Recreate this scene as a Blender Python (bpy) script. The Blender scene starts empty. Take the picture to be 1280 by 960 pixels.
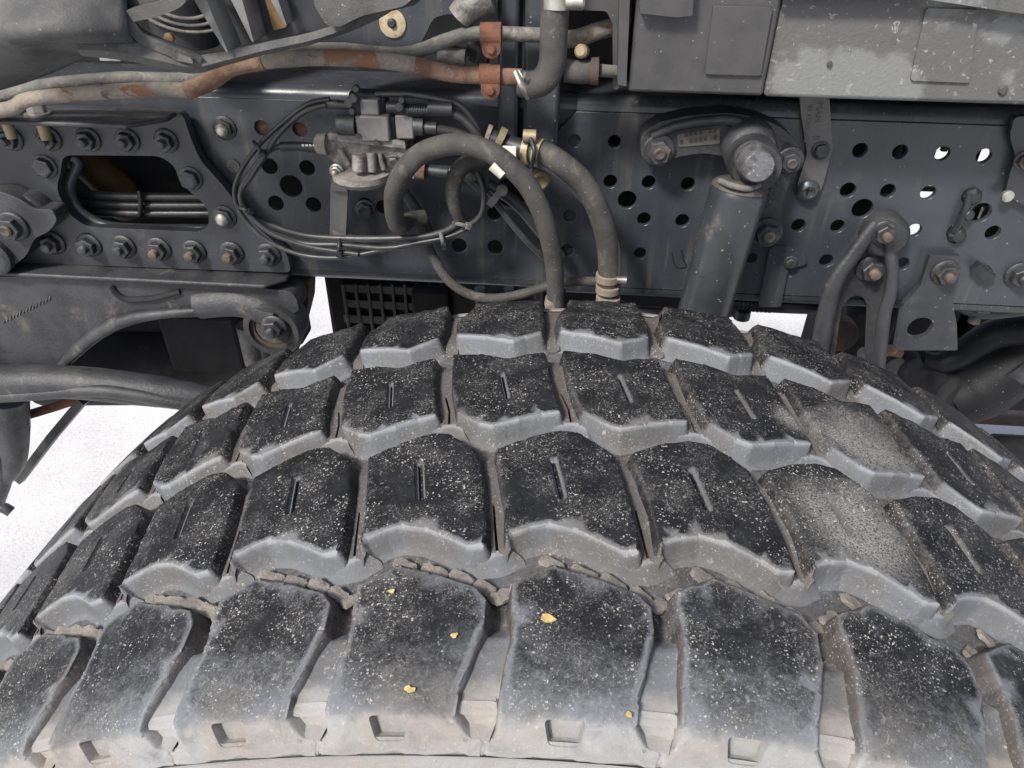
import bpy, bmesh, math, random
from mathutils import Vector, Matrix, geometry
from math import sin, cos, pi, radians, sqrt
random.seed(7)
scene = bpy.context.scene
col = scene.collection
# ------------------------------------------------------------------ camera
K = 0.62                                   # tyre radius in metres; wheel centre at (0, y, K)
F = 916.7
CAM = Vector((-0.04932*K, 0.0, 1.45173*K + K))
RR = Vector((0.99681509, 0.07890271, 0.01157743))
UU = Vector((-0.05519298, 0.57779416, 0.81431422))
FW = Vector((-0.05756223, 0.81235969, -0.58030881))
cd = bpy.data.cameras.new('camera'); cam = bpy.data.objects.new('camera', cd); col.objects.link(cam)
cd.sensor_width = 36; cd.lens = F/1280*36; cd.clip_start = 0.01; cd.clip_end = 500
m = Matrix((( RR.x, UU.x, -FW.x, CAM.x), (RR.y, UU.y, -FW.y, CAM.y), (RR.z, UU.z, -FW.z, CAM.z), (0,0,0,1)))
cam.matrix_world = m
scene.camera = cam
# ------------------------------------------------------------------ light
SUN_EL, SUN_AZ = 46, 215      # azimuth measured clockwise from +Y
w = bpy.data.worlds.new('World'); scene.world = w; w.use_nodes = True
nt = w.node_tree; bg = nt.nodes['Background']
sky = nt.nodes.new('ShaderNodeTexSky'); sky.sky_type = 'NISHITA'; sky.sun_disc = False
sky.sun_elevation = radians(SUN_EL); sky.sun_rotation = radians(SUN_AZ); sky.dust_density = 3.0; sky.air_density = 0.8; sky.ozone_density = 1.0
hs = nt.nodes.new('ShaderNodeHueSaturation'); hs.inputs['Saturation'].default_value = .70   # thin white overcast
nt.links.new(sky.outputs[0], hs.inputs['Color']); nt.links.new(hs.outputs[0], bg.inputs[0]); bg.inputs[1].default_value = 0.105
sl = bpy.data.lights.new('sun', 'SUN'); sun = bpy.data.objects.new('sun', sl); col.objects.link(sun)
sl.energy = 2.9; sl.angle = radians(9); sl.color = (1, .96, .9)
d = Vector((sin(radians(SUN_AZ))*cos(radians(SUN_EL)), cos(radians(SUN_AZ))*cos(radians(SUN_EL)), sin(radians(SUN_EL))))
sun.rotation_euler = d.to_track_quat('Z', 'Y').to_euler(); sun.location = d*6
vs = scene.view_settings
vs.view_transform = 'Standard'; vs.look = 'None'; vs.exposure = 0.62; vs.gamma = 1
# ------------------------------------------------------------------ helpers
def at(px, py, Y):
    """the point of the vertical plane Y (metres) that was measured at this place of the photograph"""
    r = RR*((px-640)/F) + UU*((480-py)/F) + FW
    return CAM + r*((Y-CAM.y)/r.y)
def ppm(p):                                  # photo pixels per metre near p
    return F/((Vector(p)-CAM).dot(FW))
def mesh(name, V, Fc, mats, parent=None, smooth=None, mi=None, bevel=0, attr=None):
    me = bpy.data.meshes.new(name); me.from_pydata([tuple(v) for v in V], [], Fc)
    if not isinstance(mats, (list, tuple)): mats = [mats]
    for q in mats: me.materials.append(q)
    if mi: me.polygons.foreach_set('material_index', mi)
    if attr:
        for k, vals in attr.items():
            a = me.attributes.new(k, 'FLOAT', 'POINT'); a.data.foreach_set('value', vals)
    me.update()
    if smooth is not None:
        for p in me.polygons: p.use_smooth = True
        me.set_sharp_from_angle(angle=radians(smooth))
    return obj(name, me, parent, bevel)
def obj(name, me, parent=None, bevel=0):
    o = bpy.data.objects.new(name, me); col.objects.link(o)
    if parent: o.parent = parent
    if bevel:
        b = o.modifiers.new('bevel', 'BEVEL'); b.width = bevel; b.segments = 2; b.limit_method = 'ANGLE'; b.angle_limit = radians(38); b.harden_normals = False
        for p in me.polygons: p.use_smooth = True
        me.set_sharp_from_angle(angle=radians(50))
    return o
def tag(o, label, cat, group=None, kind=None):
    if label: o['label'] = label
    if cat: o['category'] = cat
    if group: o['group'] = group
    if kind: o['kind'] = kind
    return o
class Root:
    pass
def thing(name, label, cat, loc, group=None):
    e = bpy.data.objects.new(name, None); col.objects.link(e); e.location = loc; e.empty_display_size = .02
    return tag(e, label, cat, group)
def L(parent, p):                            # world -> local of a root that only has a location
    return Vector(p) - (parent.location if parent else Vector())
def join(parts):
    V, Fc, M = [], [], []
    for v, f, mi in parts:
        n = len(V); V += v; Fc += [tuple(i+n for i in q) for q in f]; M += [mi]*len(f)
    return V, Fc, M
def ring_frames(P):
    T = []
    for i in range(len(P)):
        a = P[max(i-1, 0)]; b = P[min(i+1, len(P)-1)]; T.append((b-a).normalized())
    n = T[0].orthogonal().normalized(); out = []
    for i, t in enumerate(T):
        n = (n - t*n.dot(t)).normalized(); out.append((n, t.cross(n)))
    return out
def catmull(P, k=6):
    P = [Vector(p) for p in P]; Q = []
    for i in range(len(P)-1):
        a, b, c, e = P[max(i-1, 0)], P[i], P[i+1], P[min(i+2, len(P)-1)]
        for j in range(k):
            t = j/k
            Q.append(.5*((2*b)+(c-a)*t+(2*a-5*b+4*c-e)*t*t+(3*b-a-3*c+e)*t**3))
    Q.append(P[-1]); return Q
def sweep(P, r, n=12, k=6, cap=True, noise=0, flat=1.0):
    Q = catmull(P, k) if k > 1 else [Vector(p) for p in P]; fr = ring_frames(Q); V, Fc = [], []
    for i, q in enumerate(Q):
        rr = r if not isinstance(r, (list, tuple)) else r[min(int(i/ max(k,1)), len(r)-1)]*(1-(i%k)/k) + r[min(int(i/max(k,1))+1, len(r)-1)]*((i%k)/k)
        for j in range(n):
            a = 2*pi*j/n; s = rr*(1+random.uniform(-noise, noise))
            V.append(q + fr[i][0]*cos(a)*s + fr[i][1]*sin(a)*s*flat)
    for i in range(len(Q)-1):
        for j in range(n):
            Fc.append((i*n+j, i*n+(j+1) % n, (i+1)*n+(j+1) % n, (i+1)*n+j))
    if cap:
        Fc.append(tuple(range(n))[::-1]); Fc.append(tuple((len(Q)-1)*n+j for j in range(n)))
    return V, Fc
def tube(name, P, r, mt, parent, n=12, k=6, noise=0, flat=1.0):
    V, Fc = sweep([L(parent, p) for p in P], r, n, k, True, noise, flat)
    return mesh(name, V, Fc, mt, parent, smooth=60)
def lathe(c, axis, prof, n=24, phase=0):     # prof: (distance along axis, radius)
    axis = Vector(axis).normalized(); a = axis.orthogonal().normalized(); b = axis.cross(a); V, Fc = [], []
    for (h, r) in prof:
        for j in range(n):
            t = 2*pi*j/n+phase; V.append(Vector(c)+axis*h+(a*cos(t)+b*sin(t))*max(r, 1e-5))
    for i in range(len(prof)-1):
        for j in range(n): Fc.append((i*n+j, i*n+(j+1) % n, (i+1)*n+(j+1) % n, (i+1)*n+j))
    Fc.append(tuple(range(n))[::-1]); Fc.append(tuple((len(prof)-1)*n+j for j in range(n)))
    return V, Fc
def lat(name, c, axis, prof, mt, parent, n=24, smooth=40, bevel=0):
    V, Fc = lathe(L(parent, c), axis, prof, n); return mesh(name, V, Fc, mt, parent, smooth=smooth, bevel=bevel)
def boxvf(a, b):
    x0, y0, z0 = a; x1, y1, z1 = b
    V = [Vector(p) for p in ((x0,y0,z0),(x1,y0,z0),(x1,y1,z0),(x0,y1,z0),(x0,y0,z1),(x1,y0,z1),(x1,y1,z1),(x0,y1,z1))]
    return V, [(0,3,2,1),(4,5,6,7),(0,1,5,4),(1,2,6,5),(2,3,7,6),(3,0,4,7)]
def pbox(name, x0, y0, x1, y1, Y, dep, mt, parent, bevel=.0015):
    """upright box whose front face was measured between two corners of the photograph"""
    ym = (y0+y1)/2; a = at(x0, y1, Y); b = at(x1, y0, Y); V, Fc = boxvf((at(x0, ym, Y).x, Y, a.z), (at(x1, ym, Y).x, Y+dep, b.z))
    return mesh(name, [L(parent, v) for v in V], Fc, mt, parent, bevel=bevel)
def cdt(outer, holes):
    """2D triangulation of outer minus holes; returns points and triangles"""
    pts, faces = [], []
    for ring in [outer]+holes:
        n = len(pts); pts += [Vector(p) for p in ring]; faces.append([n+i for i in range(len(ring))])
    edges = [(f[i], f[(i+1) % len(f)]) for f in faces for i in range(len(f))]
    r = geometry.delaunay_2d_cdt(pts, edges, [], 0, 1e-6)
    return r[0], r[2]
def inside(p, poly):
    c = False; n = len(poly); j = n-1
    for i in range(n):
        a, b = poly[i], poly[j]
        if (a[1] > p[1]) != (b[1] > p[1]) and p[0] < (b[0]-a[0])*(p[1]-a[1])/(b[1]-a[1])+a[0]: c = not c
        j = i
    return c
def area(p): return .5*sum(p[i][0]*p[(i+1) % len(p)][1]-p[(i+1) % len(p)][0]*p[i][1] for i in range(len(p)))
def ccw(p): return list(p) if area(p) > 0 else list(p)[::-1]
def soften(poly, r, seg=4):                  # round every corner of a 2D polygon
    out = []; n = len(poly)
    for i in range(n):
        a, b, c = Vector(poly[i-1]), Vector(poly[i]), Vector(poly[(i+1) % n])
        rr = min(r, (a-b).length*.45, (c-b).length*.45)
        p, q = b+(a-b).normalized()*rr, b+(c-b).normalized()*rr
        for j in range(seg+1):
            t = j/seg; out.append(p*(1-t)**2+b*2*t*(1-t)+q*t*t)
    return out
def circ(c, r, n=20): return [(c[0]+r*cos(2*pi*i/n), c[1]+r*sin(2*pi*i/n)) for i in range(n)]
def platevf(outer, holes, Y, th):
    outer = ccw(outer); holes = [ccw(h) for h in holes]
    pts, tris = cdt(outer, holes); T = []
    for t in tris:
        cx = sum(pts[i][0] for i in t)/3; cz = sum(pts[i][1] for i in t)/3
        if inside((cx, cz), outer) and not any(inside((cx, cz), h) for h in holes): T.append(tuple(t))
    n = len(pts); V = [Vector((p[0], Y, p[1])) for p in pts]+[Vector((p[0], Y+th, p[1])) for p in pts]
    Fc = []
    for t in T:
        a = area([pts[i] for i in t]); q = t if a > 0 else t[::-1]
        Fc.append(q); Fc.append(tuple(i+n for i in q[::-1]))
    cnt = {}
    for t in Fc[::2]:
        for i in range(3):
            e = (t[i], t[(i+1) % 3]); cnt[e] = 1
    for (a, b) in list(cnt):
        if (b, a) not in cnt: Fc.append((b, a, a+n, b+n))
    return V, Fc
def plate(name, px, Y, th, mt, parent, holes=(), hr=(), rnd=.004, bevel=.001):
    """flat plate: outline (and holes) measured on the plane Y; hr = round holes (px, py, radius in px)"""
    o2 = [(p.x, p.z) for p in (at(a, b, Y) for a, b in px)]
    if rnd: o2 = soften(o2, rnd)
    hs = [soften([(p.x, p.z) for p in (at(a, b, Y) for a, b in h)], .01) for h in holes]
    for (a, b, r) in hr:
        p = at(a, b, Y); hs.append(circ((p.x, p.z), r/ppm(p), 20))
    V, Fc = platevf(o2, hs, Y, th)
    return mesh(name, [L(parent, v) for v in V], Fc, mt, parent, bevel=bevel)
# ------------------------------------------------------------------ materials
def N(nt, t, **k):
    n = nt.nodes.new(t)
    for a, b in k.items():
        if a.startswith('i_'):
            key = a[2:]; key = int(key) if key.isdigit() else key
            n.inputs[key].default_value = b
        else: setattr(n, a, b)
    return n
def mixc(nt, f, a, b):
    x = nt.nodes.new('ShaderNodeMix'); x.data_type = 'RGBA'
    for s, v in ((x.inputs[0], f), (x.inputs[6], a), (x.inputs[7], b)):
        if isinstance(v, (int, float)): s.default_value = v
        elif isinstance(v, tuple): s.default_value = v if len(v) == 4 else v+(1,)
        else: nt.links.new(v, s)
    return x.outputs[2]
def mth(nt, op, a, b=0.0, clamp=False):
    x = nt.nodes.new('ShaderNodeMath'); x.operation = op; x.use_clamp = clamp
    for s, v in ((x.inputs[0], a), (x.inputs[1], b)):
        if isinstance(v, (int, float)): s.default_value = v
        else: nt.links.new(v, s)
    return x.outputs[0]
def ramp(nt, f, a, b):                       # 0 below a, 1 above b
    x = nt.nodes.new('ShaderNodeMapRange'); x.interpolation_type = 'SMOOTHSTEP'
    x.inputs[1].default_value = a; x.inputs[2].default_value = b; nt.links.new(f, x.inputs[0]); return x.outputs[0]
def noise(nt, vec, scale, det=4, rough=.6, dist=0):
    n = N(nt, 'ShaderNodeTexNoise'); n.inputs['Scale'].default_value = scale; n.inputs['Detail'].default_value = det
    n.inputs['Roughness'].default_value = rough; n.inputs['Distortion'].default_value = dist; nt.links.new(vec, n.inputs['Vector']); return n.outputs['Fac']
def base(name):
    mt = bpy.data.materials.new(name); mt.use_nodes = True; nt = mt.node_tree
    return mt, nt, nt.nodes['Principled BSDF'], N(nt, 'ShaderNodeNewGeometry').outputs['Position']
def specks(nt, pos, scale, size, dens):
    """scattered grit: small round dots, only in a share of the cells"""
    nz = N(nt, 'ShaderNodeTexNoise'); nz.inputs['Scale'].default_value = scale*1.6; nz.inputs['Detail'].default_value = 1; nt.links.new(pos, nz.inputs['Vector'])
    of = N(nt, 'ShaderNodeVectorMath', operation='SCALE'); nt.links.new(nz.outputs['Color'], of.inputs[0]); of.inputs['Scale'].default_value = 1.1/scale
    ad = N(nt, 'ShaderNodeVectorMath', operation='ADD'); nt.links.new(pos, ad.inputs[0]); nt.links.new(of.outputs[0], ad.inputs[1])
    v = N(nt, 'ShaderNodeTexVoronoi'); v.inputs['Scale'].default_value = scale; nt.links.new(ad.outputs[0], v.inputs['Vector'])
    s = N(nt, 'ShaderNodeSeparateColor'); nt.links.new(v.outputs['Color'], s.inputs[0])
    r = mth(nt, 'MULTIPLY', s.outputs[1], size)
    dot = mth(nt, 'LESS_THAN', v.outputs['Distance'], r)
    keep = mth(nt, 'LESS_THAN', s.outputs[0], dens)
    return mth(nt, 'MULTIPLY', dot, keep)
def mat(name, c1, c2=None, scale=20, lo=.4, hi=.65, rough=.5, metal=0, dirt=None, spk=None, bump=.15, bscale=300, rust=None, spec=.5, streak=None):
    mt, nt, b, pos = base(name)
    c = c1+(1,)
    out = mixc(nt, ramp(nt, noise(nt, pos, scale, 6), lo, hi), c1, c2 or tuple(x*.7 for x in c1))
    if dirt: out = mixc(nt, mth(nt, 'MULTIPLY', ramp(nt, noise(nt, pos, dirt[1], 8, .7, .4), dirt[2], dirt[2]+.15), dirt[3]), out, dirt[0])
    if streak:                               # run-down dirt: noise drawn out along the vertical
        vm = N(nt, 'ShaderNodeVectorMath', operation='MULTIPLY'); nt.links.new(pos, vm.inputs[0]); vm.inputs[1].default_value = (1, 1, .07)
        sn = ramp(nt, noise(nt, vm.outputs[0], 70, 4, .6), .50, .72)
        out = mixc(nt, mth(nt, 'MULTIPLY', mth(nt, 'MULTIPLY', sn, ramp(nt, noise(nt, pos, 6, 3), .42, .6)), streak[1]), out, streak[0])
    if rust: out = mixc(nt, ramp(nt, noise(nt, pos, rust[1], 8, .7, .8), rust[2], rust[2]+.035), out, rust[0])
    if spk: out = mixc(nt, mth(nt, 'MULTIPLY', specks(nt, pos, spk[1]*3.4, .42, spk[2]*.8), .55), out, spk[0])
    nt.links.new(out, b.inputs['Base Color']); b.inputs['Metallic'].default_value = metal
    rn = N(nt, 'ShaderNodeMapRange'); rn.inputs[3].default_value = max(rough-.12, .05); rn.inputs[4].default_value = min(rough+.18, 1)
    nt.links.new(noise(nt, pos, scale*3, 5), rn.inputs[0]); nt.links.new(rn.outputs[0], b.inputs['Roughness'])
    b.inputs['Specular IOR Level'].default_value = spec
    if bump:
        bn = N(nt, 'ShaderNodeBump'); bn.inputs['Strength'].default_value = bump; bn.inputs['Distance'].default_value = .002
        nt.links.new(noise(nt, pos, bscale, 5, .7), bn.inputs['Height']); nt.links.new(bn.outputs[0], b.inputs['Normal'])
    return mt
PALE = (.42, .41, .39)
M = {}
M['rail'] = mat('painted_chassis_steel', (.050, .055, .066), (.034, .038, .047), 9, rough=.27, streak=((.15, .135, .12), .6), dirt=((.115, .11, .105), 7, .56, .5), spk=(PALE, 130, .035), bump=.08, bscale=500)
M['bracket'] = mat('painted_bracket_steel', (.045, .048, .056), (.031, .033, .039), 14, rough=.30, dirt=((.12, .115, .105), 9, .55, .6), spk=(PALE, 160, .03), bump=.12, bscale=420)
M['cast'] = mat('cast_iron_painted', (.047, .049, .053), (.025, .026, .029), 22, rough=.42, dirt=((.15, .135, .115), 16, .55, .7), bump=.5, bscale=260, rust=((.16, .07, .03), 14, .68))
M['boltm'] = mat('bolt_steel_dark', (.075, .08, .085), (.045, .045, .05), 60, rough=.38, metal=.5, dirt=((.16, .14, .12), 60, .5, .6), bump=.3, bscale=600)
M['boltr'] = mat('bolt_stud_rusty', (.16, .115, .085), (.08, .074, .07), 90, rough=.6, metal=.3, bump=.3, bscale=700)
M['zinc'] = mat('zinc_plated_steel', (.55, .54, .50), (.38, .36, .32), 50, rough=.35, metal=.8, dirt=((.22, .17, .12), 40, .55, .7), bump=.2)
M['yzinc'] = mat('yellow_zinc_clamp', (.33, .265, .155), (.22, .19, .13), 60, rough=.45, metal=.25, dirt=((.25, .18, .12), 50, .55, .7), bump=.25)
M['pipe'] = mat('dirty_galvanised_pipe', (.29, .25, .20), (.18, .165, .15), 45, rough=.8, dirt=((.07, .065, .06), 60, .53, .85), rust=((.22, .11, .06), 14, .57), bump=.7, bscale=380)
M['rust'] = mat('rusty_steel', (.185, .080, .048), (.10, .05, .034), 60, rough=.85, dirt=((.25, .16, .11), 80, .57, .7), bump=.7, bscale=420)
M['pipeg'] = mat('grey_corroded_pipe', (.17, .165, .15), (.10, .10, .095), 40, rough=.8, dirt=((.33, .28, .22), 45, .54, .7), bump=.7, bscale=380)
M['hose'] = mat('dusty_rubber_hose', (.066, .062, .058), (.040, .038, .037), 28, rough=.75, dirt=((.15, .135, .115), 60, .52, .6), bump=.35, bscale=500, spk=(PALE, 200, .05))
M['cable'] = mat('black_air_line', (.035, .036, .038), (.05, .05, .05), 60, rough=.35, dirt=((.14, .13, .12), 60, .58, .6), bump=.1)
M['black'] = mat('black_plastic', (.022, .024, .028), (.032, .034, .038), 40, rough=.4, dirt=((.10, .095, .09), 40, .58, .5), bump=.1)
M['module'] = mat('grey_plastic_module', (.19, .184, .182), (.14, .137, .137), 60, rough=.5, dirt=((.20, .185, .17), 50, .55, .6), bump=.1)
M['alu'] = mat('dirty_cast_aluminium', (.26, .25, .235), (.12, .114, .106), 80, rough=.55, metal=.35, dirt=((.42, .34, .25), 60, .56, .8), bump=.6, bscale=320)
M['plastic'] = mat('weathered_plastic_liner', (.095, .095, .092), (.050, .051, .053), 24, rough=.55, dirt=((.17, .165, .15), 20, .53, .6), spk=(PALE, 150, .05), bump=.35, bscale=450)
M['boxd'] = mat('dark_grey_plastic_box', (.068, .067, .069), (.052, .052, .054), 30, rough=.45, spk=(PALE, 180, .03), bump=.15, bscale=600)
M['boxl'] = mat('weathered_grey_plastic_box', (.19, .195, .194), (.112, .113, .113), 11, .46, .53, rough=.75, dirt=((.065, .064, .062), 22, .60, .7), rust=((.29, .295, .285), 120, .60), bump=.5, bscale=300)
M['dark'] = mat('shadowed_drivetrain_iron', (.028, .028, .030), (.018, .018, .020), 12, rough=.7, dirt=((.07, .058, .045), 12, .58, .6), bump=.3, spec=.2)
M['orange'] = mat('ochre_painted_metal', (.17, .095, .035), (.11, .065, .03), 30, rough=.6, bump=.2)
M['shock'] = mat('shock_absorber_paint', (.042, .046, .053), (.028, .030, .035), 14, rough=.28, dirt=((.15, .135, .12), 20, .56, .6), spk=((.40, .33, .25), 120, .06), bump=.12, rust=((.16, .09, .05), 10, .72))
M['white'] = mat('white_tape', (.72, .70, .62), (.60, .58, .50), 60, rough=.6, bump=.1)
M['leafm'] = mat('dry_yellow_leaf', (.46, .33, .11), (.55, .45, .24), 200, rough=.7, bump=.2)
M['stone'] = mat('tan_dirt_pad', (.29, .265, .235), (.19, .175, .158), 90, rough=.9, dirt=((.12, .115, .11), 120, .58, .8), bump=.8, bscale=500)
M['stain'] = mat('black_marker', (.012, .012, .014), None, rough=.7, bump=0)
M['rustl'] = mat('light_rust_scale', (.24, .155, .105), (.13, .068, .045), 45, rough=.85, dirt=((.32, .28, .23), 60, .58, .8), bump=.7, bscale=380)
M['tan'] = mat('tan_washer', (.50, .42, .30), (.36, .27, .16), 120, rough=.7, bump=.3)
M['plastic2'] = mat('pale_plastic_ribs', (.20, .198, .188), (.13, .13, .126), 30, rough=.65, dirt=((.08, .08, .078), 30, .58, .6), bump=.35, bscale=450)
M['pipeg3'] = mat('scuffed_stamp_grey', (.125, .11, .095), (.09, .085, .08), 90, rough=.7, bump=.3)
M['worn'] = mat('worn_bolt_head', (.24, .24, .245), (.12, .12, .125), 90, rough=.35, metal=.6, spk=((.75, .74, .70), 120, .5), dirt=((.60, .59, .56), 110, .60, .9), bump=.4)
M['strapm'] = mat('galvanised_strap', (.135, .13, .128), (.105, .103, .105), 30, rough=.45, metal=.2, dirt=((.17, .15, .13), 40, .55, .5), bump=.1)
M['boltm2'] = mat('button_head_steel', (.11, .12, .13), (.08, .085, .09), 60, rough=.3, metal=.6, bump=.1)
M['clay'] = mat('clay_dusted_metal', (.28, .23, .19), (.20, .165, .135), 40, rough=.8, bump=.4)
M['dark2'] = mat('dark_grey_casting', (.014, .015, .017), (.009, .010, .011), 14, rough=.45, dirt=((.075, .07, .065), 14, .60, .4), spk=(PALE, 150, .03), bump=.25, spec=.2)
M['rustd'] = mat('dark_rusty_casting', (.10, .055, .035), (.05, .045, .042), 30, rough=.8, bump=.5)
M['castd'] = mat('dirty_socket_steel', (.095, .085, .076), (.055, .05, .046), 90, rough=.6, metal=.2, bump=.4)
# ground material: pale sunlit gravelled concrete
def ground_mat():
    mt, nt, b, pos = base('pale_grit_ground')
    c = mixc(nt, ramp(nt, noise(nt, pos, 3, 8), .35, .7), (.68, .68, .68), (.54, .54, .55))
    c = mixc(nt, ramp(nt, noise(nt, pos, 90, 4, .8), .5, .75), c, (.34, .34, .35))
    nt.links.new(c, b.inputs['Base Color']); b.inputs['Roughness'].default_value = .95
    bn = N(nt, 'ShaderNodeBump'); bn.inputs['Strength'].default_value = .5; bn.inputs['Distance'].default_value = .006
    nt.links.new(noise(nt, pos, 120, 5, .7), bn.inputs['Height']); nt.links.new(bn.outputs[0], b.inputs['Normal'])
    return mt
tag(mesh('ground', [(-60,-60,0),(60,-60,0),(60,60,0),(-60,60,0)], [(0,1,2,3)], ground_mat()), 'pale gritty ground under and behind the truck', None, kind='structure')
# ------------------------------------------------------------------ tyre rubber
def tyre_mat():
    mt, nt, b, pos = base('dusty_tyre_rubber')
    du = N(nt, 'ShaderNodeAttribute', attribute_name='dust_glow').outputs['Fac']
    ta = N(nt, 'ShaderNodeAttribute', attribute_name='tan').outputs['Fac']
    vr = N(nt, 'ShaderNodeAttribute', attribute_name='vary', attribute_type='OBJECT').outputs['Fac']
    n1 = noise(nt, pos, 55, 8, .7, .6); n2 = noise(nt, pos, 17, 6, .6); n3 = noise(nt, pos, 240, 6, .75, 1.2)
    blk = mixc(nt, ramp(nt, n1, .35, .7), (.010, .0105, .012), (.024, .025, .028))
    # crinkled pale scuffs on the tops
    n4 = noise(nt, pos, 430, 3, .7, 2.2); n5 = noise(nt, pos, 34, 5, .65)
    scuff = mth(nt, 'MULTIPLY', ramp(nt, n4, .55, .63), ramp(nt, n5, .42, .58))
    blk = mixc(nt, mth(nt, 'MULTIPLY', scuff, .85), blk, (.24, .232, .22))
    blk = mixc(nt, mth(nt, 'MULTIPLY', ramp(nt, n5, .50, .72), .35), blk, (.075, .075, .076))
    # the dust film itself: blue grey on the sides, browner in patches
    film = mixc(nt, ramp(nt, n2, .42, .62), (.160, .171, .188), (.136, .133, .131))
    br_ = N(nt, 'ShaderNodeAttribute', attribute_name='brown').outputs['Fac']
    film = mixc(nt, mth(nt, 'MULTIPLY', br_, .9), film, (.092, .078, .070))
    film = mixc(nt, mth(nt, 'MULTIPLY', ramp(nt, n3, .55, .68), .35), film, (.40, .385, .36))
    film = mixc(nt, mth(nt, 'MULTIPLY', ramp(nt, n1, .60, .74), .6), film, (.075, .073, .072))
    # dust and the painted rim glow go on unevenly: attribute plus noise
    film = mixc(nt, mth(nt, 'MULTIPLY', ramp(nt, mth(nt, 'ADD', du, mth(nt, 'MULTIPLY', mth(nt, 'SUBTRACT', n3, .5), .35)), 1.0, 1.35), .55), film, (.34, .352, .368))  # lit front rims painted in as a paler film
    f = mth(nt, 'ADD', du, mth(nt, 'MULTIPLY', mth(nt, 'SUBTRACT', n1, .5), .75))
    f = mth(nt, 'ADD', f, mth(nt, 'MULTIPLY', mth(nt, 'SUBTRACT', n3, .5), .65))
    f = mth(nt, 'ADD', f, mth(nt, 'MULTIPLY', mth(nt, 'SUBTRACT', noise(nt, pos, 700, 4, .8), .5), .45))
    f = mth(nt, 'MULTIPLY', ramp(nt, f, .20, .86), .97)
    c = mixc(nt, f, blk, film)
    # pale mottled patch on a few blocks of the right hand side
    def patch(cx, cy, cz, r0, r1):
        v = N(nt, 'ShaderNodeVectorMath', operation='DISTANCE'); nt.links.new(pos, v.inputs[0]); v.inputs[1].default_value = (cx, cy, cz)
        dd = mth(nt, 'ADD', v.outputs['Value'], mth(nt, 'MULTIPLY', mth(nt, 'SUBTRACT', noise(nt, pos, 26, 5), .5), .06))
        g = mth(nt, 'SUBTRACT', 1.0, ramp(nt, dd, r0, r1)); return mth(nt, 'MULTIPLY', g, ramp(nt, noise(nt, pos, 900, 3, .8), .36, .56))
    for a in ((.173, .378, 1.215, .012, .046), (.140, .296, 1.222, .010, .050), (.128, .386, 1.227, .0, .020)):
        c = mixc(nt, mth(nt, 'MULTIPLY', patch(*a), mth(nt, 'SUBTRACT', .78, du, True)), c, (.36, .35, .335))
    # tan clay film low on the shoulder
    tn = mixc(nt, ramp(nt, n2, .4, .62), (.32, .32, .315), (.295, .272, .248))
    tn = mixc(nt, mth(nt, 'MULTIPLY', ramp(nt, n3, .58, .7), .5), tn, (.48, .475, .455))
    tf = mth(nt, 'MULTIPLY', ramp(nt, mth(nt, 'ADD', ta, mth(nt, 'MULTIPLY', mth(nt, 'SUBTRACT', n1, .5), .8)), .3, .75), .92)
    c = mixc(nt, tf, c, tn)
    # grit of three sizes
    for sc, sz, dn, cc in ((1100, .55, .20, (.42, .41, .39)), (700, .46, .18, (.52, .50, .47)), (420, .30, .08, (.56, .53, .48)), (210, .22, .06, (.55, .47, .37))):
        k = specks(nt, pos, sc, sz, dn)
        k = mth(nt, 'MULTIPLY', k, ramp(nt, noise(nt, pos, 38, 5, .7), .40, .62))
        c = mixc(nt, mth(nt, 'MULTIPLY', k, mth(nt, 'SUBTRACT', mth(nt, 'SUBTRACT', .95, mth(nt, 'MULTIPLY', du, .45)), mth(nt, 'MULTIPLY', tf, .35), True)), c, cc)
    nt.links.new(c, b.inputs['Base Color'])
    r = N(nt, 'ShaderNodeMapRange'); b.inputs['Specular IOR Level'].default_value = .3; r.inputs[3].default_value = .5; r.inputs[4].default_value = .75; nt.links.new(f, r.inputs[0]); nt.links.new(r.outputs[0], b.inputs['Roughness'])
    bn = N(nt, 'ShaderNodeBump'); bn.inputs['Strength'].default_value = .35; bn.inputs['Distance'].default_value = .0022
    h = mth(nt, 'ADD', n3, mth(nt, 'MULTIPLY', n1, 1.2)); nt.links.new(h, bn.inputs['Height']); nt.links.new(bn.outputs[0], b.inputs['Normal'])
    return mt
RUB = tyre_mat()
# ------------------------------------------------------------------ tyre
NP = 49; DA = 2*pi/NP; PM = DA*K             # pitches round the tyre; metres per pitch on the tread
T0 = .279; T9 = .862
def rho(y): return 1-.45*abs(y-.575)**2.5
def prof(t):                                 # t in tyre radii across the tread, over both shoulders
    if t < T0:
        a = radians(65); s = T0-t; w_ = min(s/.006, 1); return T0-s*cos(a), rho(T0)-s*sin(a), Vector((-sin(a), cos(a)))
    if t > T9:
        a = radians(62); s = t-T9; return T9+s*cos(a), rho(T9)-s*sin(a), Vector((sin(a), cos(a)))
    e = .001; dr = (rho(t+e)-rho(t-e))/(2*e); n = Vector((-dr, 1)).normalized(); return t, rho(t), n
def tp(s, t, h=0):                           # pitch number, across, depth below the tread (metres) -> point about the wheel centre
    y, r, n = prof(t); r = r*K - h*n.y; y = y*K - h*n.x; a = s*DA
    return Vector((r*sin(a), y, r*cos(a)))
def subdiv(poly, step):
    out = []
    for i in range(len(poly)):
        a, b = poly[i], poly[(i+1) % len(poly)]; n = max(1, int((b-a).length/step))
        out += [a+(b-a)*(j/n) for j in range(n)]
    return out
def normals(poly):
    n = len(poly); out = []
    for i in range(n):
        a, b, c = poly[i-1], poly[i], poly[(i+1) % n]
        e1 = (b-a).normalized(); e2 = (c-b).normalized()
        nn = (Vector((e1.y, -e1.x))+Vector((e2.y, -e2.x))); nn = nn.normalized() if nn.length > 1e-6 else Vector((e1.y, -e1.x)); out.append(nn)
    return out                               # outward for ccw
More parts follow.
